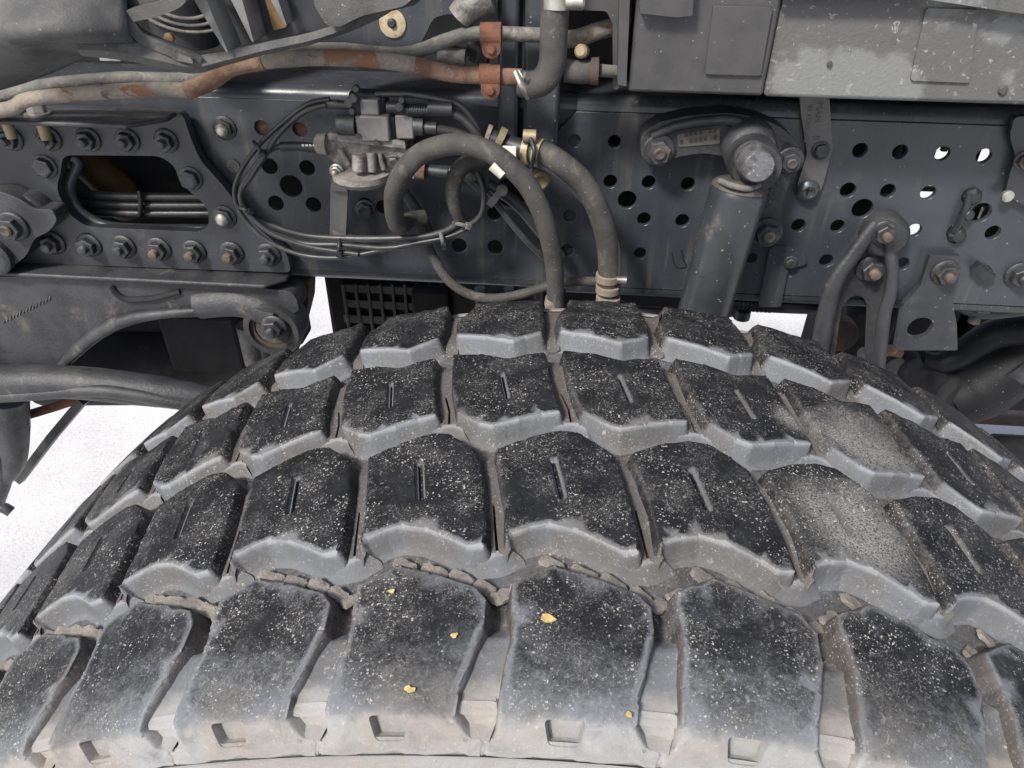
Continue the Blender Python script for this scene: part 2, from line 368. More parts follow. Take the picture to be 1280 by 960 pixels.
def block(name, st, holes, depth, seed, draft=.0042, rnd=.0022, dustf=None, tanf=None, bev=.0011, rag=.00018, sidew=.12):
    """one tread block: outline in (pitch, across), rounded edge, drafted walls, recessed slots"""
    rg = random.Random(seed)
    U = lambda p: Vector((p[0]*PM, p[1]*K)); 
    poly = soften(ccw([U(p) for p in st]), rnd, 5); poly = subdiv(poly, .005)
    ph = [rg.uniform(0, 6.3) for _ in range(4)]
    nn = normals(poly)
    poly = [p+n*(rag*(sin(i*.31+ph[0])*.8+sin(i*.83+ph[1])*.5)) for i, (p, n) in enumerate(zip(poly, nn))]
    nn = normals(poly); n = len(poly)
    rings = [(-bev, 0, 1.1), (-bev*.3, bev*.35, 1.4), (0, bev, 1.35), (draft*.2, depth*.22, 1.05), (draft*.45, depth*.5, 1), (draft*.80, depth*.82, 1), (draft*1.15, depth*.95, .95), (draft*1.9, depth+.0004, .85)]  # last value: dust, plus a lit rim painted on the front edges
    P, H, DU, BR = [], [], [], []
    smo = poly
    chips = [0]*n
    for off, h, du in rings:
        chips = chips if off != rings[0][0] else [rg.uniform(-1, 1)*.0005-(rg.random() < .10)*.0013 for _ in poly]
        for (p, q), cq in zip(zip(poly, nn), chips):
            if h < bev*.9: p = p+q*cq
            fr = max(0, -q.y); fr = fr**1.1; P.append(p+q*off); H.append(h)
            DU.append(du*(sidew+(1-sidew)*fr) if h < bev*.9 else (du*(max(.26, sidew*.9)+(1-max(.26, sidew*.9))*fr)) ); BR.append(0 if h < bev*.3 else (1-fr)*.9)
    Fc = []
    for i in range(len(rings)-1):
        for j in range(n):
            Fc.append((i*n+j, (i+1)*n+j, (i+1)*n+(j+1) % n, i*n+(j+1) % n))
    # top
    inner = P[:n]; hr = []
    for (hp, hd) in holes: hr.append((subdiv(soften(ccw([U(p) for p in hp]), .0028, 4), .004), hd))
    extra = []; 
    x0 = min(p.x for p in inner); x1 = max(p.x for p in inner); y0 = min(p.y for p in inner); y1 = max(p.y for p in inner)
    def dist(p, ring):
        best = 9
        for i in range(len(ring)):
            a, b = ring[i-1], ring[i]; ab = b-a; t = max(0, min(1, (p-a).dot(ab)/max(ab.length_squared, 1e-12))); dq = (p-a-ab*t).length
            if dq < best: best = dq; near[0] = -ab.x/max(ab.length, 1e-9)
        return best
    near = [0]
    for off in (-.0042,):
        for p, q in list(zip(poly, nn))[::2]:
            c = p+q*off
            if inside(c, inner) and dist(c, inner) > .0022 and not any(inside(c, h) or dist(c, h) < .0015 for h, _ in hr): extra.append(c)
    g = .0075; yy = y0
    while yy < y1:
        xx = x0
        while xx < x1:
            c = Vector((xx+rg.uniform(-.002, .002), yy+rg.uniform(-.002, .002)))
            if inside(c, inner) and dist(c, inner) > .0075 and not any(inside(c, h) or dist(c, h) < .003 for h, _ in hr): extra.append(c)
            xx += g
        yy += g
    pts = list(inner); edges = [(i, (i+1) % n) for i in range(n)]
    for h, _ in hr:
        b0 = len(pts); pts += h; edges += [(b0+i, b0+(i+1) % len(h)) for i in range(len(h))]
    pts += extra
    r = geometry.delaunay_2d_cdt(pts, edges, [], 0, 1e-7)
    base_i = len(P); idx = []
    for q in r[0]: idx.append(None)
    for i, q in enumerate(r[0]):
        org = r[3][i]; o0 = [o for o in org if o < n]
        if o0: idx[i] = o0[0]
        else:
            idx[i] = len(P); P.append(Vector(q)); dd = dist(Vector(q), inner); fq = max(0, -near[0])**2.5
            dh = min([dist(Vector(q), h) for h, _ in hr] or [9])
            H.append(rg.uniform(-.00025, .00025) if dd > .003 and dh > .002 else 0); DU.append(max(.62*fq*math.exp(-dd/.0030), .20 if dh < .0005 else 0)); BR.append(0)  # front edge glow painted in, fading inwards
    for t in r[2]:
        c = (Vector(r[0][t[0]])+Vector(r[0][t[1]])+Vector(r[0][t[2]]))/3
        if not inside(c, inner) or any(inside(c, h) for h, _ in hr): continue
        q = [idx[i] for i in t]
        if len(set(q)) < 3: continue
        a = area([r[0][i] for i in t]); Fc.append(tuple(q) if a > 0 else tuple(q[::-1]))
    for h, hd in hr:                         # slots and pockets: wall + floor
        nh = normals(h); m_ = len(h); b0 = len(P)
        for off, z, du in ((0, 0, .3), (-.0003, .0008, .45), (-.0007, hd, 1.05))+(((-.0017, hd+.0001, .9), (-.0019, hd+.0022, 0)) if hd < .004 else ()):
            for p, q in zip(h, nh): P.append(p+q*off); H.append(z); DU.append(du); BR.append(.15)
        nr = 4 if hd < .004 else 2
        for i in range(nr):
            for j in range(m_): Fc.append((b0+i*m_+j, b0+i*m_+(j+1) % m_, b0+(i+1)*m_+(j+1) % m_, b0+(i+1)*m_+j))
        Fc.append(tuple(b0+nr*m_+j for j in range(m_)))
    V = []; TA = []
    for i, (p, h) in enumerate(zip(P, H)):
        s, t = p.x/PM, p.y/K; V.append(tp(s, t, h))
        if dustf: DU[i] = max(DU[i], 0)+dustf(s, t)*(1 if DU[i] < .8 else .3)
        TA.append(tanf(s, t, h) if tanf else 0)
    me = bpy.data.meshes.new(name); me.from_pydata([tuple(v) for v in V], [], Fc); me.materials.append(RUB)
    for k, vals in (('dust_glow', DU), ('tan', TA), ('brown', BR)):
        a = me.attributes.new(k, 'FLOAT', 'POINT'); a.data.foreach_set('value', vals)
    bmm = bmesh.new(); bmm.from_mesh(me); bmesh.ops.recalc_face_normals(bmm, faces=bmm.faces); bmm.to_mesh(me); bmm.free()
    for p in me.polygons: p.use_smooth = True
    me.set_sharp_from_angle(angle=radians(48)); me.update()
    return me
WC = Vector((0, 0, K))
tyre = thing('truck_tyre', 'large black block-tread truck tyre covered in pale grit, filling the front of the view', 'tyre', WC)
DEP = .0155
row3 = [(-.794,.533),(-.56,.550),(-.34,.561),(-.188,.559),(-.05,.545),(.070,.529),(.145,.49),(.200,.448),(.225,.414),(.1,.413),(-.02,.422),(-.192,.433),(-.376,.438),(-.506,.433),(-.62,.426),(-.645,.420),(-.672,.458),(-.735,.498)]
row2 = [(-1.332,.711),(-1.056,.706),(-.800,.694),(-.657,.702),(-.486,.706),(-.412,.644),(-.322,.590),(-.453,.586),(-.656,.577),(-.851,.568),(-.96,.572),(-1.148,.590),(-1.255,.642)]
row1 = [(-1.365,.759),(-1.05,.748),(-.800,.734),(-.679,.743),(-.532,.754),(-.525,.79),(-.575,.850),(-.60,.885),(-1.31,.885),(-1.27,.850),(-1.40,.80)]
EB = .243
row4 = [(-.581,.380),(-.329,.398),(-.114,.389),(.202,.375),(.272,.363),(.270,.340),(.215,.312),(.165,.292),(.150,.272),(.222,.2575),(.310,.2565),(.310,EB),(-.690,EB),(-.690,.2565),(-.625,.2575),(-.603,.275),(-.592,.305),(-.562,.335),(-.565,.350),(-.580,.365)]
def slot(c0, c1, wd):
    a, b = Vector((c0[0]*PM, c0[1]*K)), Vector((c1[0]*PM, c1[1]*K)); n = (b-a).normalized(); q = Vector((-n.y, n.x))*wd/2
    return [(p.x/PM, p.y/K) for p in (a-q, b-q, b+q, a+q)]
slot3 = slot((-.370,.522), (-.280,.467), .0062); slot2 = slot((-.845,.664), (-.760,.612), .0050)
pocket = [(-.350,.2745),(-.118,.2745),(-.150,.2540),(-.325,.2540)]
def tan4(s, t, h): return .62*max(0, min(1, (.288-t)/.018))
def dust4(s, t): return .46*max(0, min(1, (.340-t)/.06))+.24
def dustr(s, t): return .0
meshes = {}
for v in range(4):
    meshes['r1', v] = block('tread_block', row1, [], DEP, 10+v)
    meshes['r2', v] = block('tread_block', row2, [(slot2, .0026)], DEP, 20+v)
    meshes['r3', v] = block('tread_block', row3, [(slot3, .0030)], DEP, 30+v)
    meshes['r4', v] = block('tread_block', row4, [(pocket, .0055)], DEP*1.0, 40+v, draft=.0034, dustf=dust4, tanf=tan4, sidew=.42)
RANGE = range(-13, 14)
rot = lambda i: (0, i*DA, 0)
first = {}
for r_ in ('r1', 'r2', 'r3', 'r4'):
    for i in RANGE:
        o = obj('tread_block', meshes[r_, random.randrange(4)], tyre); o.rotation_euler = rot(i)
# carcass: groove floor under the blocks, shoulder band, side wall
def shell(name, ts, hs, mt, parent, seg=196, dust_glow=1.0, tan=0.0, brown=0.0):
    V, Fc, DU, TA = [], [], [], []
    for i in range(seg):
        for j, (t, h) in enumerate(zip(ts, hs)):
            V.append(tp(i*NP/seg, t, h)); DU.append(dust_glow if not callable(dust_glow) else dust_glow(t)); TA.append(tan if not callable(tan) else tan(t))
    n = len(ts)
    for i in range(seg):
        for j in range(n-1): Fc.append((i*n+j, ((i+1) % seg)*n+j, ((i+1) % seg)*n+j+1, i*n+j+1))
    return mesh(name, V, Fc, mt, parent, smooth=50, attr={'dust_glow': DU, 'tan': TA, 'brown': [brown]*len(V)})
shell('shoulder_band', [.2445,.247,.250,.253,.256,.2572], [.0006]*6, RUB, tyre, tan=.62)
ts = [.2475+.0155*k for k in range(41)]
shell('carcass', ts, [DEP if .262 < t < .87 else DEP*.98 for t in ts], RUB, tyre, dust_glow=lambda t: .62, tan=lambda t: 1.0 if t < .3 else 0, brown=.45)
# outer side wall below the blocks: lip, clay coloured ring, bulge down to the bead
def sidewall(sign):
    y0, r0, n0 = prof(EB if sign < 0 else .885)
    pr = [(y0+.004*-sign*-1*0, r0), (y0+sign*.000, r0-.003), (y0-sign*.004, r0-.005), (y0-sign*.004, r0-.012), (y0+sign*.012, r0-.05), (y0+sign*.030, r0-.12), (y0+sign*.034, r0-.20), (y0+sign*.018, r0-.29), (y0-sign*.010, r0-.36), (y0-sign*.03, r0-.37)]
    V, Fc, DU, TA = [], [], [], []; seg = 196
    for i in range(seg):
        a = 2*pi*i/seg
        for (y, r) in pr: V.append(Vector((r*K*sin(a), y*K, r*K*cos(a)))); DU.append(1); TA.append(1)
    n = len(pr)
    for i in range(seg):
        for j in range(n-1):
            q = (i*n+j, ((i+1) % seg)*n+j, ((i+1) % seg)*n+j+1, i*n+j+1); Fc.append(q if sign > 0 else q[::-1])
    return mesh('side_wall', V, Fc, RUB, tyre, smooth=60, attr={'dust_glow': DU, 'tan': TA})
sidewall(-1); sidewall(1)
# tie bars: the raised floors of the cross grooves, with their thin cuts
def bar(name, path, wd, h, slit, seed, dust_glow=.9, tan=0.0, tanf=None, brown=.80):
    """floor strip following path [(s, t, depth)] of width wd; slit = (from, to) share along the path or None"""
    V, Fc, DU, TA = [], [], [], []
    P = []
    for k in range(len(path)-1):
        for j in range(4): P.append([path[k][q]+(path[k+1][q]-path[k][q])*j/4 for q in range(4)])
    P.append(list(path[-1])); n = len(P)
    prs = (-.5, -.30, -.055, .055, .30, .5)
    for i, (s, t, dd, ww) in enumerate(P):
        f = i/(n-1); 
        for k, x in enumerate(prs):
            cut = slit and slit[0] < f < slit[1] and k in (2, 3)
            V.append(tp(s+x*ww/PM, t, dd+(.0010 if abs(x) < .4 else -.0016)*-1*0+(.0 if abs(x) < .4 else -.0022))); DU.append(dust_glow); TA.append(tanf(t) if tanf else tan)
    m_ = len(prs); gaps = []
    for i in range(n-1):
        f = (i+.5)/(n-1)
        for k in range(m_-1):
            if slit and k == 2 and slit[0] < f < slit[1]:
                gaps.append(i); continue
            Fc.append((i*m_+k, i*m_+k+1, (i+1)*m_+k+1, (i+1)*m_+k))
    if gaps:                                 # walls of the cut, going down into the rubber
        a, b = gaps[0], gaps[-1]+1; ring = [i*m_+2 for i in range(a, b+1)]+[i*m_+3 for i in range(b, a-1, -1)]
        b0 = len(V)
        for q in ring:
            p = V[q]; V.append(p-Vector((p.x, 0, p.z)).normalized()*.006); DU.append(0); TA.append(0)
        for j in range(len(ring)): Fc.append((ring[j], ring[(j+1) % len(ring)], b0+(j+1) % len(ring), b0+j))
        Fc.append(tuple(range(b0, b0+len(ring))))
    me = bpy.data.meshes.new(name); me.from_pydata([tuple(v) for v in V], [], Fc); me.materials.append(RUB)
    for k, vals in (('dust_glow', DU), ('tan', TA), ('brown', [brown]*len(V))):
        a = me.attributes.new(k, 'FLOAT', 'POINT'); a.data.foreach_set('value', vals)
    bmm = bmesh.new(); bmm.from_mesh(me); bmesh.ops.recalc_face_normals(bmm, faces=bmm.faces); bmm.to_mesh(me); bmm.free()
    c = Vector((0,0,0)); 
    if sum(p.normal.dot(Vector((p.center.x, 0, p.center.z)).normalized())*p.area for p in me.polygons) < 0: me.flip_normals()
    for p in me.polygons: p.use_smooth = True
    me.set_sharp_from_angle(angle=radians(40)); return me
b3 = bar('tie_bar', [(.130,.545,.011,.013),(.155,.520,.008,.0115),(.215,.480,.008,.0115),(.255,.445,.008,.012),(.289,.4175,.0080,.0150),(.290,.4150,.0100,.0120),(.291,.4110,.0155,.010)], 0, 0, (.36, .76), 1)
b2 = bar('tie_bar', [(-.410,.715,.012,.013),(-.400,.690,.008,.0125),(-.330,.640,.008,.0115),(-.262,.612,.008,.0135),(-.238,.5900,.0080,.0150),(-.237,.5870,.0100,.0120),(-.236,.5830,.0155,.010)], 0, 0, (.32, .68), 2)
b1 = bar('tie_bar', [(-.45,.748,.0150,.014),(-.455,.765,.010,.014),(-.475,.800,.010,.014),(-.47,.85,.010,.022),(-.46,.885,.010,.026)], 0, 0, None, 3)
b4 = bar('slot_floor', [(.340,.350,.0150,.010),(.345,.338,.0080,.013),(.335,.322,.0065,.016),(.300,.300,.0065,.019),(.280,.284,.0060,.021),(.275,.276,.0085,.021),(.272,.262,.0060,.015),(.270,.2565,.0002,.011)], 0, 0, None, 4, tanf=lambda t: max(0, min(1, (.322-t)/.04)), brown=.1)
for i in RANGE:
    for q in (b1, b2, b3, b4):
        o = obj(q.name.split('.')[0], q, tyre); o.rotation_euler = rot(i)
# the wall of each long groove runs on across the mouths of the cross grooves
def mouth(rows):
    G = [catmull([Vector((a, b, c)) for a, b, c in r], 3) for r in rows]; C_ = [catmull(list(c), 3) for c in zip(*G)]; n = len(C_[0]); V, Fc = [], []
    for c in C_:
        for p in c: V.append(tp(p.x, p.y, p.z))
    for i in range(len(C_)-1):
        for j in range(n-1): Fc.append((i*n+j, i*n+j+1, (i+1)*n+j+1, (i+1)*n+j))
    me = bpy.data.meshes.new('groove_wall'); me.from_pydata([tuple(v) for v in V], [], Fc); me.materials.append(RUB)
    for k, vals in (('dust_glow', [1.0+(.25 if j < n*.3 else 0) for c in C_ for j in range(n)]), ('tan', [0]*len(V)), ('brown', [.45*(1-j/n) if j < n*.2 else .1 for c in C_ for j in range(n)])):  # top of the wall painted paler, carrying on the rim glow
        a = me.attributes.new(k, 'FLOAT', 'POINT'); a.data.foreach_set('value', vals)
    if sum(p.normal.dot(Vector((p.center.x, -.6, p.center.z)).normalized())*p.area for p in me.polygons) < 0: me.flip_normals()
    for p in me.polygons: p.use_smooth = True
    me.update(); return me
m3 = mouth([[(.215,.4190,.0079),(.255,.4190,.0081),(.290,.4190,.0082),(.325,.4195,.0081),(.365,.4200,.0079)],
            [(.170,.4090,.0105),(.230,.4105,.0098),(.290,.4125,.0094),(.340,.4150,.0098),(.410,.4200,.0105)],
            [(.130,.4040,.0142),(.215,.4040,.0140),(.290,.4055,.0138),(.355,.4085,.0140),(.460,.4180,.0142)],
            [(.100,.3970,.0160),(.205,.3970,.0160),(.290,.3985,.0160),(.365,.4015,.0160),(.480,.4110,.0160)]])
m2 = mouth([[(-.325,.5905,.0079),(-.275,.5905,.0081),(-.236,.5905,.0082),(-.195,.5905,.0081),(-.145,.5905,.0079)],
            [(-.385,.5825,.0105),(-.300,.5840,.0098),(-.236,.5850,.0094),(-.180,.5835,.0098),(-.100,.5775,.0105)],
            [(-.430,.5785,.0142),(-.310,.5795,.0140),(-.236,.5800,.0138),(-.165,.5780,.0140),(-.060,.5705,.0142)],
            [(-.450,.5720,.0160),(-.310,.5730,.0160),(-.236,.5735,.0160),(-.155,.5715,.0160),(-.040,.5640,.0160)]])
for i in RANGE:
    for q in (m3, m2):
        o = obj('groove_wall', q, tyre); o.rotation_euler = rot(i)
# stone ejectors: low clay coloured pads along the foot of the outer row
def pad_mesh(seed):
    rg = random.Random(seed); bmm = bmesh.new(); n = 14; L0, W0 = .0070, .0036
    rings = []
    for off, z in ((1.0, 0), (.97, .0016), (.90, .0021)):
        ring = []
        for j in range(n):
            a = 2*pi*j/n; ca, sa = cos(a), sin(a); k = (abs(ca)**8+abs(sa)**8)**(-1/8)
            ring.append(bmm.verts.new((L0*ca*k*off*(1+rg.uniform(-.10, .06)), W0*sa*k*off*(1+rg.uniform(-.25, .15)), z+rg.uniform(-.0003, .0003))))
        rings.append(ring)
    for a, b in zip(rings, rings[1:]):
        for j in range(n): bmm.faces.new((a[j], a[(j+1) % n], b[(j+1) % n], b[j]))
    c = bmm.verts.new((0, 0, .0022))
    for j in range(n): bmm.faces.new((rings[-1][j], rings[-1][(j+1) % n], c))
    me = bpy.data.meshes.new('stone_ejector_pad'); bmm.to_mesh(me); bmm.free(); me.materials.append(M['stone'])
    for p in me.polygons: p.use_smooth = True
    me.set_sharp_from_angle(angle=radians(22)); return me
pads = [pad_mesh(s) for s in range(7)]
zz = [(-.66,.377),(-.535,.388),(-.345,.409),(-.13,.401),(.06,.394),(.225,.384)]
for i in range(-9, 10):
    for k in range(6):
        s, t = zz[k]; s2, t2 = zz[(k+1) % 6] if k < 5 else (zz[0][0]+1, zz[0][1])
        p = tp(s+i, t, DEP-.0035); q = tp(s+.02+i, t+((t2-t)/(s2-s))*.02, DEP-.003)
        x = (q-p).normalized(); z = Vector((p.x, 0, p.z)).normalized(); y = z.cross(x).normalized(); z = x.cross(y)
        o = obj('stone_ejector_pad', pads[(k+3*i) % 7], tyre)
        sc = (.85+.3*random.random())*(.8 if k == 0 else 1)
        o.matrix_local = Matrix.Translation(p) @ Matrix((( x.x, y.x, z.x), (x.y, y.y, z.y), (x.z, y.z, z.z))).to_4x4() @ Matrix.Diagonal((sc, 1, 1, 1))
# steel rim inside the tyre
rimc = WC+Vector((0, .30*K, 0))
def rimf():
    pr = [(.30, .56), (.31, .54), (.36, .52), (.50, .50), (.50, .30), (.46, .20), (.46, .08), (.47, .0)]
    V, Fc = [], []; seg = 64
    for i in range(seg):
        a = 2*pi*i/seg
        for (y, r) in pr: V.append(Vector((max(r, 1e-4)*K*sin(a), y*K, max(r, 1e-4)*K*cos(a))))
    n = len(pr)
    for i in range(seg):
        for j in range(n-1): Fc.append((i*n+j, i*n+j+1, ((i+1) % seg)*n+j+1, ((i+1) % seg)*n+j))
    return V, Fc
V, Fc = rimf(); mesh('rim', V, Fc, M['dark'], tyre, smooth=40)
# leaf scraps and a twig caught on the blocks
def scrap(px, py, size, name, label, cat, seed, group=None):
    r = RR*((px-640)/F) + UU*((480-py)/F) + FW; lo, hi = .2, 1.2
    for _ in range(60):
        mid = (lo+hi)/2; p = CAM+r*mid-WC; t = p.y/K
        rad = sqrt(p.x**2+p.z**2); R_ = rho(max(t, T0))*K
        if rad > R_+.0006: lo = mid
        else: hi = mid
    p = CAM+r*lo; rg = random.Random(seed); n = Vector((p.x, 0, p.z-K)).normalized(); x = n.cross(Vector((0, 1, 0))).normalized(); y = Vector((0, 1, 0))
    k = 9; V = []
    for j in range(k):
        a = 2*pi*j/k; q = size*(.45+.55*rg.random()); V.append(x*cos(a)*q+y*sin(a)*q*.7+n*(.0006+size*.25*rg.random()))
    V += [v-n*.0004 for v in V]
    Fc = [tuple(range(k)), tuple(range(2*k-1, k-1, -1))]+[(j, j+k, (j+1) % k+k, (j+1) % k) for j in range(k)]
    o = mesh(name, V, Fc, M['leafm']); o.location = p; tag(o, label, cat, group)
scrap(684, 773, .0048, 'leaf_scrap', 'torn yellow leaf scrap lying on the middle front tread block', 'leaf scrap', 3)
scrap(512, 863, .0030, 'leaf_scrap', 'small ochre leaf scrap near the lower edge of the front block left of centre', 'leaf scrap', 5)
scrap(490, 740, .0026, 'leaf_scrap', 'tiny ochre leaf scrap near the inner tip of the front block left of centre', 'leaf scrap', 6)
scrap(568, 795, .0026, 'leaf_scrap', 'pale straw scrap by the right edge of the front block left of centre', 'leaf scrap', 9)
scrap(786, 894, .0020, 'leaf_scrap', 'tiny yellow speck of leaf at the shoulder edge beside the wide slot', 'leaf scrap', 10)
# ------------------------------------------------------------------ bolts
def merge_mesh(name, parts, mats, smooth=35):
    V, Fc, MI = join(parts); me = bpy.data.meshes.new(name); me.from_pydata([tuple(v) for v in V], [], Fc)
    for q in mats: me.materials.append(q)
    me.polygons.foreach_set('material_index', MI)
    for p in me.polygons: p.use_smooth = True
    me.set_sharp_from_angle(angle=radians(smooth)); me.update(); return me
Z = (0, 0, 1)
def starprof(h0, h1, r, n=12):
    V, Fc = [], []
    for h, k in ((h0, 1), (h1-.06, 1), (h1, .92)):
        for j in range(n*2):
            a = pi*j/n; q = r*k*(1 if j % 2 == 0 else .86); V.append(Vector((q*cos(a), q*sin(a), h)))
    m_ = 2*n
    for i in range(2):
        for j in range(m_): Fc.append((i*m_+j, i*m_+(j+1) % m_, (i+1)*m_+(j+1) % m_, (i+1)*m_+j))
    Fc.append(tuple(2*m_+j for j in range(m_))); return V, Fc
# unit radius = flange radius; axis +Z
stud = merge_mesh('bolt', [lathe((0,0,0), Z, [(0,1),(.14,1),(.22,.9),(.24,.7)], 28)+(0,), starprof(.2, .78, .76, 6)+(0,),
    lathe((0,0,0), Z, [(.7,.36),(.90,.36),(.92,.31),(.98,.36),(1.05,.31),(1.12,.36),(1.19,.31),(1.24,.34),(1.28,.26),(1.29,.02)], 16)+(1,)], [M['boltm'], M['boltr']])
studd = stud.copy(); studd.materials[1] = M['boltm']
hexb = merge_mesh('bolt', [lathe((0,0,0), Z, [(0,1),(.10,1),(.16,.92),(.18,.8)], 28)+(0,), lathe((0,0,0), Z, [(.16,.82),(.62,.82),(.70,.72),(.72,.60)], 6)+(0,),
    lathe((0,0,0), Z, [(.70,.52),(.74,.50),(.72,.05)], 20)+(0,)], [M['boltm']])
domeb = merge_mesh('bolt', [lathe((0,0,0), Z, [(0,1),(.12,1),(.18,.9)], 28)+(0,), lathe((0,0,0), Z, [(.12,.80),(.50,.80),(.56,.70)], 6)+(0,),
    lathe((0,0,0), Z, [(.45,.56),(.75,.54),(.92,.40),(.99,.2),(1.0,.02)], 20)+(1,)], [M['boltm'], M['zinc']])
castb = merge_mesh('bolt', [lathe((0,0,0), Z, [(0,1),(.18,1),(.26,.9)], 28)+(0,), starprof(.2, .8, .74, 6)+(0,),
    lathe((0,0,0), Z, [(.7,.40),(.95,.40),(1.02,.30),(1.0,.22),(.9,.02)], 14)+(1,)], [M['cast'], M['castd']])
def bolt(me, px, py, rpx, Y, parent, axis=(0,-1,0), name='bolt', spin=None, sq=1.0):
    p = at(px, py, Y); r = rpx/ppm(p); z = Vector(axis).normalized(); x = z.orthogonal().normalized(); y = z.cross(x)
    o = obj(name, me, parent); R3 = Matrix(((x.x, y.x, z.x), (x.y, y.y, z.y), (x.z, y.z, z.z))).to_4x4()
    o.matrix_local = Matrix.Translation(L(parent, p)) @ R3 @ Matrix.Rotation(spin if spin is not None else random.uniform(0, 1), 4, 'Z') @ Matrix.Diagonal((r, r, r*sq, 1)); return o
YR = 1.26534*K                                # outer face of the frame rail
ZT, ZB = 1.139*K+K, .772*K+K
# ------------------------------------------------------------------ frame rail
rail = thing('frame_rail', 'dark blue-grey pressed steel chassis rail running full width behind the tyre', 'chassis rail', Vector((0, YR, ZB)))
def railprof(x0, x1, Y, holes, th, name, left=None, zt=ZT, zb=ZB):
    o2 = left or [(x0, zb+.012), (x1, zb+.012), (x1, zt-.014), (x0, zt-.014)]
    V, Fc = platevf(o2, holes, Y, th); return V, Fc
def hole(px, py, r, Y): p = at(px, py, Y); return circ((p.x, p.z), r/ppm(p), 24)
lh = [hole(*q, YR) for q in ((327,160,9),(375,162,9),(337,208,10),(384,210,9.5),(364,233,14),(345,254,9.5),(392,256,9.5),(292,207,6),(479,259,9),(618,267,9),(639,242,20),(574,307,9.5),(619,309,9.5),(457,256,9),(663,268,10))]
cut = [(p.x, p.z) for p in (at(a, b, YR) for a, b in ((72,180),(205,182),(232,215),(272,262),(276,300),(112,304),(78,286),(60,250),(60,210)))]
lh.append(soften(cut, .02, 5))
YO = YR-.007                                  # liner plate on the right half sits on the rail
xs = at(712, 250, YR).x
def flange(x0, x1, Y, depth, r, th, zt, zb, mt, parent, name):
    """rolled top and bottom edges of a channel, going away from the viewer"""
    V, Fc = [], []
    pr = []
    for k in range(7): a = pi/2*k/6; pr.append((Y+r-r*cos(a), zt-r+r*sin(a)))
    pr.append((Y+depth, zt)); pr2 = [(Y+depth, zt-th)]+[(Y+r-(r-th)*cos(pi/2*k/6), zt-r+(r-th)*sin(pi/2*k/6)) for k in range(6, -1, -1)]
    for grp in (pr+pr2, [(y, zb+zt-z) for (y, z) in pr+pr2]):
        b0 = len(V); n = len(grp)
        for x in (x0, x1): V += [Vector((x, y, z)) for y, z in grp]
        for j in range(n): Fc.append((b0+j, b0+(j+1) % n, b0+n+(j+1) % n, b0+n+j))
        Fc.append(tuple(b0+j for j in range(n))); Fc.append(tuple(b0+n+j for j in range(n))[::-1])
    o = mesh(name, [L(parent, v) for v in V], Fc, mt, parent, smooth=30)
    bmm = bmesh.new(); bmm.from_mesh(o.data); bmesh.ops.recalc_face_normals(bmm, faces=bmm.faces); bmm.to_mesh(o.data); bmm.free(); return o
V, Fc = railprof(-1.1, 1.3, YR, lh, .006, '', left=[(-1.1, ZB+.014), (xs+.06, ZB+.014), (xs+.02, ZT-.014), (-1.1, ZT-.014)])
mesh('rail_web', [L(rail, v) for v in V], Fc, M['rail'], rail, bevel=.0007)
flange(-1.1, xs+.02, YR, .075, .014, .006, ZT, ZB, M['rail'], rail, 'rail_flange')
rh = [(1075,188,9),(1125,190,9),(1178,192,9),(1230,195,9),(1060,238,9.5),(1110,239,9),(1160,241,9),(1212,245,9.5),(1226,266,12.5),(1078,261,12.5),(998,282,8.5),(1047,283,8.5),(1143,288,8.5),(1193,290,9),(1241,291,9),(1033,326,8.5),(1128,330,8.5),
      (768,177,8),(718,176,8),(763,227,8.5),(811,228,8.5),(860,230,8.5),(784,250,11.5),(712,270,8),(805,274,8.5),(853,276,8.5),(709,313,8),(800,317,8),(940,323,7),(1275,196,8)]
o2 = [(at(722,118,YO).x, ZT-.014), (1.3, ZT-.014), (1.3, ZB+.014), (at(676,370,YO).x, ZB+.014), (at(682,205,YO).x, at(682,205,YO).z), (at(700,160,YO).x, at(700,160,YO).z)]
V, Fc = platevf(o2, [hole(*q, YO) for q in rh], YO, .0065)
mesh('liner_plate', [L(rail, v) for v in V], Fc, M['rail'], rail, bevel=.0007)
flange(at(722,118,YO).x, 1.3, YO, .085, .014, .0065, ZT+.001, ZB-.001, M['rail'], rail, 'liner_flange')
bolt(domeb, 281, 160, 15, YR, rail); bolt(hexb, 457, 262, 13, YR, rail); bolt(hexb, 440, 300, 9, YR, rail)
lat('washer', at(292,207,YR-.0), (0,-1,0), [(0,.0075),(.002,.0075),(.002,.001)], M['pipeg'], rail)
for x_, y_ in ((327,160),(375,162)): lat('rusty_plug', at(x_, y_, YR+.005), (0,-1,0), [(-.003,.0105),(0,.0105),(.0005,.003)], M['rustd'], rail, 18)
for a in ([(840,316),(843,330),(848,334)], [(852,312),(854,324),(858,333),(850,335)]):
    tube('chalk_mark', [at(x, y, YO-.0006) for x, y in a], .0013, M['stain'], rail, n=6, flat=.3)
